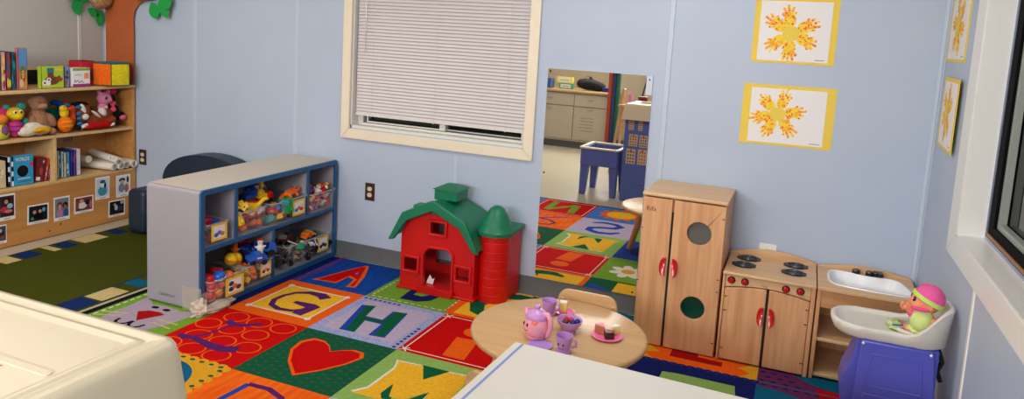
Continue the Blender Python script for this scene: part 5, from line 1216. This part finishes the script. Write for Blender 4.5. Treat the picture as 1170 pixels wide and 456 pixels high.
# black frame lying back, green book, white box, red box, cube
bf = thing('chalk_board', 'small black board in a wooden frame behind the lime green book', 'board', (-3.795, -.56, zt_))
MB().box(-3.800, -3.790, -.70, -.42, zt_, zt_+.115).build('frame', BIRCHE, bf, bevel=.002); MB().box(-3.7899, -3.7885, -.69, -.43, zt_+.004, zt_+.100).build('slate', BLACK, bf)
def moose(f):
    f.rect(.02, .02, .98, .98, paint((176, 206, 40))); f.up(); f.rect(.25, .66, .55, .92, paint((30, 120, 130))); f.rect(.6, .76, .95, .9, paint((232, 200, 60))); f.up()
    f.ellipse((.46, .34), .33, .20, paint((112, 58, 30))).ellipse((.80, .42), .14, .14, paint((140, 70, 38))).ellipse((.40, .56), .14, .16, paint((120, 62, 34))); f.up(); f.ellipse((.14, .24), .11, .14, PAPER).ellipse((.30, .22), .10, .12, PAPER).ellipse((.32, .38), .10, .10, PAPER); f.up(); f.ellipse((.14, .24), .04, .05, BLACK).ellipse((.32, .38), .04, .05, BLACK)
    f.ellipse((.88, .52), .05, .07, PINKP)
book('lime green board book with a brown moose on the bookcase top', -3.55, -.648, -.492, zt_, .142, paint((176, 206, 40)), d=.035, art=moose)
book('thin book standing edge-on beside the lime green moose book', -3.56, -.480, -.446, zt_, .135, paint((120, 150, 190)), d=.16, art=blobs([(180, 60, 80), (40, 60, 110)], 9, 6, .2, .4))
wb = thing('toy_carton', 'white toy carton with green and purple bands on the bookcase top', 'carton', (-3.59, -.36, zt_))
MB().box(-3.63, -3.55, -.430, -.300, zt_, zt_+.125).build('box', PAPER, wb, bevel=.002)
f = Flat((-3.55, -.430, zt_), (0, .13, 0), (0, 0, .125), (1, 0, 0), .0004); f.rect(0, 0, 1, .14, paint((150, 50, 140))); f.rect(0, .86, 1, 1, paint((120, 180, 60))); f.up(); f.rect(.66, .42, .92, .72, paint((240, 150, 90))); f.stroke([(.12, .6), (.3, .65), (.5, .6)], .05, paint((190, 190, 186))); f.stroke([(.1, .22), (.15, .36), (.2, .24), (.3, .34), (.36, .2), (.5, .3), (.6, .2)], .05, paint((120, 40, 110)))
f.build('printed_front', wb)
MB().box(-3.63, -3.552, -.2995, -.299, zt_+.02, zt_+.11).build('printed_side', paint((170, 60, 60)), wb)
rb_ = thing('toy_carton', 'red toy carton standing between the white carton and the cloth cube', 'carton', (-3.66, -.27, zt_))
MB().box(-3.72, -3.60, -.330, -.215, zt_, zt_+.165).build('box', paint((196, 22, 40)), rb_, bevel=.003)
MB().box(-3.715, -3.605, -.326, -.219, zt_+.165, zt_+.168).build('lid', paint((70, 20, 30)), rb_)
MB().box(-3.5995, -3.599, -.30, -.24, zt_+.03, zt_+.10).build('printed_front', paint((120, 20, 60)), rb_)
# soft activity cube seen on its corner
cb = thing('cloth_cube', 'soft cloth block with orange, yellow and blue sides on the bookcase top', 'soft block', (-3.567, -.098, zt_))
ca = (-3.567, -.118); hw = .130
cr4 = [(ca[0]+hw*math.cos(math.radians(20-60*k)), ca[1]+hw*math.sin(math.radians(20-60*k))) for k in range(6)]
CUBE = {'yellow': cloth((240, 220, 40)), 'orange': cloth((246, 110, 30)), 'blue': cloth((40, 130, 170)), 'lilac': cloth((210, 110, 190)), 'green': cloth((30, 150, 70)), 'red': cloth((200, 30, 50))}
m = MB(); z0_, z1_ = zt_+.012, zt_+.155
def quadgrid(m, a, b, c, d, puff, n=8, mi=0):
    a, b, c, d = map(Vector, (a, b, c, d)); N = (b-a).cross(d-a).normalized(); vs = []
    for j in range(n+1):
        for i in range(n+1):
            u, v = i/n, j/n; p = a*(1-u)*(1-v)+b*u*(1-v)+c*u*v+d*(1-u)*v; vs.append(tuple(p + N*puff*(math.sin(PI*u)*math.sin(PI*v))**.6))
    m.add(vs, [(j*(n+1)+i, j*(n+1)+i+1, (j+1)*(n+1)+i+1, (j+1)*(n+1)+i) for j in range(n) for i in range(n)], mi)
cols = ['orange', 'lilac', 'green', 'yellow', 'blue', 'red']
for k, c in enumerate(('yellow', 'orange', 'lilac', 'red', 'green', 'red')):
    i, j = k, (k+1) % 6
    quadgrid(m, (*cr4[j], z0_-.012), (*cr4[i], z0_-.012), (*cr4[i], z1_), (*cr4[j], z1_), .008, mi=cols.index(c))
m.add([(*p, z1_) for p in cr4] + [(ca[0], ca[1], z1_+.012)], [(k, (k+1) % 6, 6) for k in range(6)], 4)
m.build('cloth_body', [CUBE[c] for c in cols], cb, smooth=60)
m = MB()
for k in range(6): m.tube([(*cr4[k], z0_-.01), (*cr4[k], z1_)], .003, 6)
for z in (z0_-.008, z1_): m.tube([(*p, z) for p in cr4], .003, 6, closed=True)
m.build('piping', cloth((30, 90, 60)), cb)

# soft toys on the middle shelf
zm = .681
def soft(name, label, cat, loc, parts, group=None):
    t = thing(name, label, cat, loc)
    for nm, mt, els, rm in parts:
        if nm in ('ears', 'eyes', 'feet', 'eye_rings', 'white_patches') and len(els) > 1:
            for e in els:
                m = MB(); m.ell(tuple(Vector(e[0])+Vector(loc)), e[1], e[2] if len(e) > 2 else (0, 0, 0)); m.build({'feet': 'foot', 'eye_rings': 'eye_ring', 'white_patches': 'white_patch'}.get(nm, nm[:-1]), mt, t)
            continue
        m = MB()
        for e in els:
            if e[0] == 't': m.tube([tuple(Vector(p)+Vector(loc)) for p in e[1]], e[2], 10)
            else: m.ell(tuple(Vector(e[0])+Vector(loc)), e[1], e[2] if len(e) > 2 else (0, 0, 0))
        m.build(nm, mt, t, remesh=rm)
    return t
soft('plush_caterpillar', 'lime and purple soft toy with an orange face next to the yellow-faced bear', 'soft toy', (-3.585, -.895, zm), [
 ('body', cloth((200, 210, 60)), [((0, 0, .05), (.04, .045, .055)), ((0, 0, .03), (.045, .05, .035))], .006), ('stripes', cloth((130, 80, 130)), [((.012, .005, .05), (.038, .030, .045))], .006),
 ('face', cloth((244, 130, 50)), [((.01, .0, .125), (.035, .038, .035))], .006), ('ears', cloth((220, 60, 130)), [((-.02, .03, .165), (.02, .026, .03)), ((-.02, .065, .155), (.018, .03, .03)), ((-.02, -.03, .165), (.02, .026, .03))], .006)])
soft('plush_bear', 'yellow-faced bear with turquoise ears and a pink striped shirt on the middle shelf', 'soft toy', (-3.60, -.795, zm), [
 ('body', cloth((224, 60, 140)), [((0, 0, .06), (.042, .05, .06))], .006), ('shirt_stripes', cloth((110, 70, 170)), [((.006, 0, .075), (.041, .049, .012)), ((.006, 0, .045), (.043, .051, .012))], .006),
 ('head', cloth((232, 196, 40)), [((.01, -.005, .150), (.042, .056, .044)), ((.045, -.005, .135), (.022, .028, .02))], .006),
 ('ears', cloth((60, 170, 160)), [((-.01, -.045, .190), (.018, .024, .022)), ((-.01, .05, .190), (.02, .03, .028)), ((-.02, .085, .08), (.02, .03, .035))], .006),
 ('eyes', BLACK, [((.048, -.024, .165), (.006, .007, .008)), ((.048, .012, .165), (.006, .007, .008))], 0), ('eye_rings', WHT, [((.044, -.024, .165), (.006, .011, .012)), ((.044, .012, .165), (.006, .011, .012))], 0)])
soft('plush_sloth', 'tall fawn brown plush with a round head sitting in the middle of the shelf', 'soft toy', (-3.63, -.625, zm), [
 ('body', cloth((172, 126, 96)), [((0, 0, .085), (.062, .068, .09)), ((.005, 0, .205), (.055, .060, .058)), ((.03, -.06, .075), (.028, .026, .06)), ((.035, .068, .09), (.026, .028, .055), (.5, 0, 0)), ((.06, -.035, .022), (.05, .028, .024)), ((.06, .045, .022), (.05, .028, .024)), ((.035, 0, .185), (.040, .040, .026))], .007),
 ('snout', cloth((196, 156, 124)), [((.055, 0, .190), (.020, .034, .016))], .005), ('mouth', cloth((110, 70, 56)), [('t', [(.072, -.035, .178), (.079, -.01, .170), (.079, .015, .170), (.070, .038, .180)], .002)], 0),
 ('eyes', BLACK, [((.058, -.018, .215), (.003, .005, .004)), ((.058, .016, .215), (.003, .005, .004))], 0)])
soft('plush_duck', 'white and yellow plush lying in front of the fawn plush', 'soft toy', (-3.565, -.69, zm), [
 ('body', cloth((232, 224, 206)), [((-.01, -.04, .035), (.045, .075, .035)), ((-.01, .04, .032), (.04, .075, .032)), ((-.015, -.005, .055), (.035, .065, .035))], .007),
 ('bill', cloth((240, 180, 30)), [((.028, .02, .042), (.02, .062, .016), (.12, 0, 0)), ((.028, .055, .032), (.02, .034, .014))], .005)])
soft('plush_bird', 'orange and yellow plush bird sitting upright beside the fawn plush', 'soft toy', (-3.575, -.470, zm), [
 ('body', cloth((244, 120, 26)), [((0, 0, .055), (.042, .052, .056))], .006), ('belly_stripes', cloth((250, 170, 40)), [((.006, 0, .075), (.040, .049, .010)), ((.006, 0, .045), (.043, .053, .010))], .006),
 ('head', cloth((246, 206, 40)), [((0, -.008, .135), (.026, .030, .040)), ((.008, -.02, .165), (.022, .026, .022))], .006), ('bill', cloth((236, 90, 40)), [((.02, .015, .160), (.018, .022, .008))], .005),
 ('eyes', BLACK, [((.026, -.025, .176), (.004, .004, .004))], 0)])
soft('plush_parrot', 'dark green and blue plush behind the orange bird', 'soft toy', (-3.70, -.47, zm), [
 ('body', cloth((24, 120, 100)), [((0, -.01, .08), (.04, .06, .08)), ((0, -.055, .16), (.035, .045, .03))], .007), ('wing', cloth((30, 90, 180)), [((.02, .06, .14), (.03, .04, .06)), ((.0, .02, .19), (.025, .035, .02))], .006), ('crest', cloth((220, 60, 50)), [((.03, .075, .17), (.02, .028, .028))], .006)])
soft('plush_octopus', 'plush with orange arms and blue feet leaning between the bird and the horse', 'soft toy', (-3.60, -.405, zm), [
 ('body', cloth((226, 84, 40)), [((0, 0, .09), (.03, .028, .06)), ((.0, -.0, .15), (.03, .03, .028))], .006),
 ('feet', cloth((40, 120, 180)), [((.03, .03, .165), (.014, .020, .013)), ((.035, .028, .12), (.014, .020, .012)), ((.035, .034, .085), (.014, .020, .012)), ((.04, .03, .05), (.014, .020, .013)), ((0, -.03, .18), (.014, .02, .013))], .005)])
soft('plush_horse', 'brown and white plush horse lying on a red cloth on the middle shelf', 'soft toy', (-3.61, -.235, zm), [
 ('body', cloth((140, 68, 36)), [((0, .03, .075), (.058, .125, .056), (.30, 0, 0)), ((.01, -.09, .125), (.046, .060, .052), (.5, 0, 0)), ((.025, -.105, .085), (.03, .034, .035)), ((.03, .10, .045), (.04, .06, .035), (.4, 0, 0))], .007),
 ('white_patches', cloth((232, 226, 216)), [((.035, -.105, .145), (.022, .018, .042), (.3, 0, 0)), ((.05, -.098, .095), (.022, .024, .022)), ((.036, .045, .115), (.028, .026, .036), (.5, 0, 0)), ((.044, -.01, .105), (.018, .045, .010), (-.7, 0, 0)), ((.06, .10, .025), (.018, .04, .012), (.2, 0, 0)), ((.05, -.12, .03), (.02, .045, .014), (.3, 0, 0))], .006),
 ('mane', cloth((34, 22, 20)), [((-.02, -.09, .17), (.03, .07, .026)), ((-.02, -.14, .14), (.03, .03, .04)), ((-.03, -.03, .13), (.02, .05, .03))], .007),
 ('hooves', cloth((30, 24, 24)), [((.075, .13, .032), (.014, .018, .018)), ((.06, -.16, .025), (.02, .022, .018))], .006)])
m = MB(); m.ell((-3.565, -.235, zm+.028), (.035, .10, .026)); m.ell((-3.56, -.18, zm+.03), (.03, .06, .028)); m.ell((-3.565, -.30, zm+.022), (.03, .05, .02))
tag(m.build('red_cloth', cloth((196, 18, 24)), remesh=.007, loc=(-3.565, -.235, zm)), 'bright red cloth bunched under the plush horse', 'cloth')
soft('plush_kitten', 'pale pink plush kitten with big dark eyes sitting on the horse', 'soft toy', (-3.60, -.165, zm+.115), [
 ('body', cloth((232, 140, 180)), [((0, 0, .03), (.032, .036, .036)), ((.005, .01, .095), (.045, .052, .046)), ((0, -.03, .145), (.014, .018, .018)), ((0, .045, .14), (.014, .018, .018)), ((.035, .025, .085), (.018, .024, .018))], .006),
 ('eyes', BLACK, [((.046, -.006, .10), (.006, .010, .012)), ((.042, .04, .10), (.006, .008, .012))], 0), ('bow', cloth((250, 220, 120)), [((.036, 0, .035), (.008, .012, .010))], .004)])
soft('plush_mouse', 'black plush with a hot pink bow and dress beside the pink kitten', 'soft toy', (-3.63, -.075, zm+.02), [
 ('body', cloth((22, 18, 22)), [((0, .015, .07), (.045, .045, .07)), ((0, -.01, .17), (.04, .038, .045)), ((.03, .045, .055), (.04, .035, .03), (.4, 0, 0))], .007),
 ('bow', cloth((240, 40, 120)), [((.01, -.03, .235), (.018, .028, .022)), ((.01, .015, .235), (.018, .03, .022))], .006), ('dress', cloth((250, 90, 130)), [((.038, -.015, .150), (.016, .026, .020)), ((.038, -.012, .105), (.018, .024, .020))], .006),
 ('shoe', cloth((240, 110, 150)), [((.06, .05, .045), (.018, .028, .020))], .005)])

# books on the lower shelf
zl = .375
book('book with a pale striped cover at the open end of the lower shelf', -3.56, -.945, -.885, zl, .17, paint((214, 190, 150)), d=.15, art=blobs([(160, 60, 50), (90, 150, 90), (230, 220, 190)], 12, 6))
def mix(f):
    f.up(); f.text('WORLDS', .10, .80, .17, PAPER); f.ellipse((.46, .46), .28, .19, BLACK).ellipse((.90, .66), .09, .07, paint((220, 30, 90)))
    f.stroke([(.2, .2), (.5, .21), (.85, .22)], .02, PAPER); f.stroke([(.15, .1), (.5, .11), (.9, .12)], .02, paint((30, 70, 120)))
bl_ = book('bright blue board book with a black disc on its cover on the lower shelf', -3.555, -.835, -.715, zl, .195, paint((44, 150, 196)), d=.03, art=mix)
bl_.rotation_euler = (0, 0, -.12)
def chk(f):
    for k in range(6):
        for q in range(2): f.rect(.5*q, k/6, .5+.5*q, (k+1)/6, PAPER if (k+q) % 2 else BLACK)
    f.up(); f.rect(.35, 0, .65, 1, paint((60, 150, 200)))
book('book with a black and white checked spine beside the blue disc book', -3.56, -.872, -.838, zl, .19, BLACK, d=.14, art=chk)
def redc(f): f.rect(.03, .03, .97, .97, paint((110, 24, 34))); f.up(); f.ellipse((.6, .45), .2, .16, paint((170, 70, 50))); f.rect(.15, .05, .6, .2, PAPER); f.ellipse((.8, .85), .1, .06, paint((190, 190, 200)))
book('dark red picture book leaning beside the blue disc book', -3.565, -.702, -.640, zl, .155, paint((126, 26, 36)), d=.03, lean=-.14, art=redc)
book('orange-red spined book leaning next to the dark red one', -3.565, -.633, -.619, zl+.001, .15, paint((206, 76, 50)), d=.14, lean=-.20, art=blobs([(230, 200, 190)], 3, 3))
book('purple spined book leaning last against the divider', -3.565, -.615, -.603, zl+.001, .14, paint((130, 40, 110)), d=.14, lean=-.22, art=blobs([(200, 120, 190)], 4, 3))
for k, (a, b, h, c, lab, cc) in enumerate(((-.536, -.526, .185, (232, 226, 206), 'cream spined book standing first behind the divider', (200, 200, 190)), (-.524, -.512, .183, (30, 140, 150), 'teal spined book beside the cream one on the lower shelf', (200, 230, 230)), (-.510, -.494, .176, (206, 220, 232), 'pale blue spined book between teal and beige books', (120, 150, 190)), (-.492, -.472, .165, (216, 206, 176), 'beige spined book in the lower shelf row', (190, 170, 130)), (-.470, -.448, .168, (60, 150, 196), 'sky blue spined book in the lower shelf row', (200, 220, 240)), (-.446, -.424, .176, (30, 34, 130), 'navy spined book in the lower shelf row', (60, 70, 170)), (-.422, -.402, .176, (100, 50, 160), 'violet spined book with a pink tip in the lower shelf row', (220, 60, 140)), (-.400, -.368, .18, (214, 214, 216), 'thick pale grey book at the roll end of the lower row', (190, 190, 196)))):
    book(lab, -3.57, a, b, zl, h, paint(c), d=.15, art=blobs([cc], k, 2, .2, .35), name='thin_book')
# paper rolls
rolls = [(-.118, .442, -.205, .474, 'with red and green print at its near end'), (-.150, .402, -.30, .405, 'lowest and furthest from the wall'), (-.098, .403, -.21, .405, 'in the bottom row behind its neighbour'), (-.045, .404, -.13, .41, 'in the bottom row, its end showing fully'), (.010-.002, .404, -.05, .41, 'in the bottom row nearest the wall')]
for k, (y, z, yb2, zb, lb) in enumerate(rolls):
    t = thing('paper_roll', 'white rolled paper tube ' + lb, 'paper roll', (-3.66, y, z), group='white paper rolls on the lower shelf')
    xa = -3.500-.012*(k % 2); r_ = .0265
    m = MB(); m.tube([(-3.80, yb2+.1, zb), (xa, y, z)], r_, 24); m.build('tube', mat('roll_paper', (234, 228, 218), rough=.7), t, smooth=60)
    m = MB(); m.T = tf((xa+.001, y, z), (0, PI/2, 0))
    for q in (.006, .012, .018): m.lathe([(q, 0), (q+.002, .0012), (q+.003, 0)], seg=20)
    m.build('rolled_end', mat('roll_end', (214, 206, 192), rough=.7), t)
    if k == 0: MB().ell((xa-.03, y-.004, z+.012), (.014, .020, .014)).build('red_print', paint((200, 40, 40)), t); MB().ell((xa-.06, y-.006, z+.014), (.014, .018, .013)).build('green_print', paint((50, 150, 80)), t)
tag(MB().tube([(-3.80, -.24, .440), (-3.66, -.235, .452)], .026, 24).build('paper_roll', mat('roll_paper2', (240, 236, 230), rough=.7), loc=(-3.7, -.24, .45), smooth=60), 'short white paper tube lying back on top of the other rolls', 'paper roll')

for o_ in [o for o in COL.objects if o not in left_first and o.parent is None]:
    o_.location += Vector((.064, -.048, .004 if o_.name != 'bookcase' else 0))
# ------------------------------------------------------------------ paper tree in the corner
tr = thing('paper_tree', 'brown paper tree with green paper leaves in the corner above the bookcase', 'paper tree', (-3.59, -.01, .998))
TRK = mat('brown_kraft_paper', (188, 96, 48), rough=.75, var=.12, vs=8, bump=.15, bs=30)
tk = [(-3.735, .998), (-3.455, .998), (-3.452, 1.35), (-3.455, 1.47), (-3.44, 1.53), (-3.40, 1.575), (-3.34, 1.60), (-3.20, 1.62), (-3.05, 1.68), (-3.05, 1.76), (-3.3, 1.72), (-3.42, 1.74), (-3.45, 2.1), (-3.745, 2.1), (-3.745, 1.74), (-3.735, 1.42)]
MB().prism(tk, -.022, -.016, 'y').build('trunk', TRK, tr, bevel=.002)
LF = mat('green_card_leaf', (10, 160, 70), rough=.6)
def leaf(cx, cz, l, w_, a, y=-.03):
    P = []
    for k in range(9): t = k/8; P.append((l*(t-.5), w_*math.sin(PI*t)**.8/2))
    for k in range(7, 0, -1): t = k/8; P.append((l*(t-.5), -w_*math.sin(PI*t)**.8/2))
    P = [(cx+p*math.cos(a)-q*math.sin(a), cz+p*math.sin(a)+q*math.cos(a)) for p, q in P]
    MB().prism(P, y-.002, y, 'y').build('leaf', LF, tr)
def wall_leaf(cy_, cz_, l, w_, a, x=-3.74):
    P = [(l*(k/8-.5), w_*math.sin(PI*k/8)**.8/2) for k in range(9)] + [(l*(k/8-.5), -w_*math.sin(PI*k/8)**.8/2) for k in range(7, 0, -1)]
    MB().prism([(cy_+p*math.cos(a)-q*math.sin(a), cz_+p*math.sin(a)+q*math.cos(a)) for p, q in P], x-.002, x, 'x').build('leaf', LF, tr)
MB().prism([(-.02, 1.72), (-.02, 1.60), (-.10, 1.66), (-.34, 1.70), (-.34, 1.76), (-.10, 1.76)], -3.752, -3.746, 'x').build('branch', TRK, tr)
wall_leaf(-.24, 1.535, .13, .085, -1.35); wall_leaf(-.115, 1.50, .10, .06, -.5); wall_leaf(-.06, 1.455, .12, .07, -1.6); wall_leaf(-.20, 1.60, .12, .07, -.3)
leaf(-3.235, 1.535, .13, .10, -1.15, -.035); leaf(-3.135, 1.560, .16, .10, -1.1, -.045); leaf(-3.09, 1.60, .12, .08, -1.9, -.055)
m = MB(); m.ell((-3.675, -.105, 1.605), (.062, .085, .080)); nb = m.build('nest', mat('twig_brown', (128, 66, 34), rough=.95, c2=(206, 170, 120), vs=110, bump=1, bs=120), tr, smooth=70)
m = MB(); m.ell((-3.33, -.05, 1.635), (.11, .035, .035)); m.ell((-3.73, -.29, 1.61), (.02, .05, .03)); m.build('twig_bundle', mat('pale_twig', (176, 150, 96), rough=.95, c2=(110, 90, 50), vs=90, bump=.8), tr)
tag(MB().tube([(-3.115, -.03, 1.552), (-3.113, -.03, 1.487)], .014, 14).build('clothes_peg', mat('striped_peg_paper', (206, 196, 180), rough=.7, c2=(130, 110, 96), vs=60), loc=(-3.114, -.03, 1.49)), 'little rolled paper tag hanging below the green leaves of the paper tree', 'paper tag')

# ------------------------------------------------------------------ handprint paintings
HY = [paint((248, 214, 60), 'paint_yellow', rough=.7), paint((250, 176, 44), 'paint_amber', rough=.7), paint((244, 110, 44), 'paint_orange', rough=.7), paint((250, 226, 110), 'paint_lemon', rough=.7)]
def painting(label, O, U, V, N, W, H, pm, paper_m, seed, centre, sc=1.0, rot0=.3):
    """O lower corner of the yellow card; pm margins (l,b,r,t) of the white sheet"""
    t = thing('handprint_painting', label, 'painting', tuple(Vector(O)+Vector(U)*W/2+Vector(V)*H/2), group='handprint sun paintings')
    O, U, V, N = map(Vector, (O, U, V, N)); r = random.Random(seed)
    def slab(a, b, c, d, h0, h1):
        cs = [O+U*a+V*b, O+U*c+V*b, O+U*c+V*d, O+U*a+V*d]; m = MB(); m.add([tuple(p+N*h0) for p in cs] + [tuple(p+N*h1) for p in cs], [(3,2,1,0), (4,5,6,7), (0,1,5,4), (1,2,6,5), (2,3,7,6), (3,0,4,7)]); return m
    slab(0, 0, W, H, 0, .0018).build('backing_card', YCARD, t)
    slab(pm[0], pm[1], W-pm[2], H-pm[3], .0018, .0026).build('white_sheet', PAPER, t)
    cx, cy = centre
    R1 = .052*sc; n = 6; H0 = .00018
    for k in range(n):
        f = Flat(O+N*(.0026+.00004*k), U, V, N, .00018); f.auto = 1.5e-5
        a = rot0 + 2*PI*k/n + r.uniform(-.14, .14); ca, sa = math.cos(a), math.sin(a); big = r.uniform(.88, 1.12)
        px, py = cx+ca*R1*1.15, cy+sa*R1*1.15
        f.ellipse((px, py), .031*sc, .026*sc, HY[0], rot=a)
        for q in range(5):
            da = (q-2)*.33; L = [.028, .042, .048, .042, .026][q]*sc*big*r.uniform(.85, 1.1); sx_, sy_ = px+.016*sc*math.cos(a+da*1.2), py+.016*sc*math.sin(a+da*1.2)
            ex, ey = sx_+L*math.cos(a+da), sy_+L*math.sin(a+da); fc = HY[r.choice((0, 0, 1, 3))]
            f.stroke([(sx_, sy_), ((sx_+ex)/2, (sy_+ey)/2), (ex, ey)], [.015*sc, .0125*sc, .010*sc], fc); f.ellipse((ex, ey), .0062*sc, .0062*sc, fc, n=10)
            for w_ in range(3):
                t_ = r.uniform(.1, 1.05); f.ellipse((sx_+(ex-sx_)*t_+r.uniform(-.003, .003), sy_+(ey-sy_)*t_+r.uniform(-.003, .003)), r.uniform(.003, .007)*sc, r.uniform(.002, .005)*sc, HY[r.choice((1, 2, 2))], rot=r.uniform(0, 3), n=9)
        for w_ in range(12):
            t_ = r.uniform(0, 2*PI); d_ = .026*sc*math.sqrt(r.random()); f.ellipse((px+d_*math.cos(t_), py+d_*math.sin(t_)), r.uniform(.003, .009)*sc, r.uniform(.002, .005)*sc, HY[r.choice((1, 2, 2, 1))], rot=r.uniform(0, 3), n=9)
        f.build('handprint', t)
    f = Flat(O+N*.0040, U, V, N, .00018); f.ellipse((cx, cy), .036*sc, .034*sc, YCARD, n=28); f.build('sun_centre', t)
    f = Flat(O+N*.0026, U, V, N, .00018); f.stroke([(W-pm[2]-.060+.005*j, pm[1]+.012+.0025*math.sin(j*2.4)) for j in range(10)], .0028, paint((70, 70, 90))); f.build('signature', t)
painting('upper handprint sun painting on the wall above the toy kitchen', (.823, 0, 1.452), (1, 0, .004), (0, 0, 1), (0, -1, 0), .392, .325, (.028, .012, .030, .016), None, 3, (.180, .150), 1.12, .55)
painting('lower handprint sun painting on the wall above the toy kitchen', (.804, 0, 1.033), (1, 0, .006), (0, 0, 1), (0, -1, 0), .440, .308, (.040, .012, .042, .018), None, 5, (.175, .160), 1.05, .15)
painting('upper handprint sun painting beside the side window', (XR, -.050, 1.512), (0, -1, 0), (0, 0, 1), (-1, 0, 0), .44, .33, (.030, .012, .030, .014), None, 8, (.21, .16), 1.12, .9)
painting('lower handprint sun painting beside the side window', (XR-.001, -.105, 1.135), (-.03, -.9995, 0), (0, 0, 1), (-.9995, .03, 0), .44, .308, (.038, .012, .040, .018), None, 9, (.19, .16), 1.05, .4)
# ------------------------------------------------------------------ ceiling lights, added flash stand-in, camera
def area(name, loc, sx, sy, power, col, rot=(0, 0, 0)):
    l = bpy.data.lights.new(name, 'AREA'); l.shape = 'RECTANGLE'; l.size = sx; l.size_y = sy; l.energy = power; l.color = col
    o = bpy.data.objects.new(name, l); COL.objects.link(o); o.location = loc; o.rotation_euler = rot; return o
LAMPM = mat('lamp_diffuser', (255, 250, 240), rough=.5, emit=1.0)
for k, (x, y, pw, lab) in enumerate(((.30, -1.3, 15, 'ceiling lamp panel above the round table'), (-2.4, -1.7, 20, 'ceiling lamp panel above the green rug'), (.2, -4.6, 14, 'ceiling lamp panel above the opposite cabinets'), (-2.6, -5.0, 14, 'ceiling lamp panel in the far corner behind the camera'))):
    t = thing('ceiling_lamp', lab, 'ceiling lamp', (x, y, ZC), group='ceiling lamp panels')
    casing(MB(), x-.62, x+.62, y-.32, y+.32, .02, ZC-.03, ZC, 'z').build('frame', WHITE, t)
    MB().box(x-.6, x+.6, y-.3, y+.3, ZC-.012, ZC-.008).build('diffuser', LAMPM, t)
    area('lamp_light', (x, y, ZC-.035), 1.15, .55, pw, (1, .86, .70) if k == 1 else (1, .95, .88))
t = thing('flash_stand_in_panel', 'wide light panel added behind the camera to stand in for its flash', 'added light panel', (-.4, YF, 1.55))  # added panel standing in for the camera flash, no fixture of the room
casing(MB(), -2.06, 1.26, 1.5, 2.42, .04, YF, YF+.06, 'y').build('frame', WHITE, t)
MB().box(-2.02, 1.22, YF+.02, YF+.03, 1.54, 2.38).build('diffuser', LAMPM, t)
area('flash_fill_light', (-.4, YF+.05, 1.96), 3.2, .8, 158, (.96, .98, 1.0), (math.radians(86), 0, 0))  # main fill light, added in place of the flash
W_ = bpy.data.worlds.new('night'); S.world = W_; W_.use_nodes = True
W_.node_tree.nodes['Background'].inputs[0].default_value = (.01, .012, .016, 1); W_.node_tree.nodes['Background'].inputs[1].default_value = .3
cam = bpy.data.cameras.new('camera'); co = bpy.data.objects.new('camera', cam); COL.objects.link(co); S.camera = co
cam.sensor_width = 36; cam.sensor_fit = 'HORIZONTAL'; cam.lens = 836.6*36/1170; cam.clip_start = .02
cam.shift_y = (143.78-228)/1170
yaw, pit, rol = -.3804, -.1270, .0578
fw = Vector((math.sin(yaw)*math.cos(pit), math.cos(yaw)*math.cos(pit), math.sin(pit)))
rt = Vector((math.cos(yaw), -math.sin(yaw), 0)); upv = rt.cross(fw)
r2 = rt*math.cos(rol)+upv*math.sin(rol); u2 = -rt*math.sin(rol)+upv*math.cos(rol)
M_ = Matrix((r2, u2, -fw)).transposed().to_4x4(); M_.translation = Vector((1.1083, -3.9419, 1.5299)); co.matrix_world = M_
S.view_settings.view_transform = 'Standard'; S.view_settings.look = 'None'; S.view_settings.gamma = 1; S.view_settings.use_curve_mapping = False
S.view_settings.exposure = 0.0
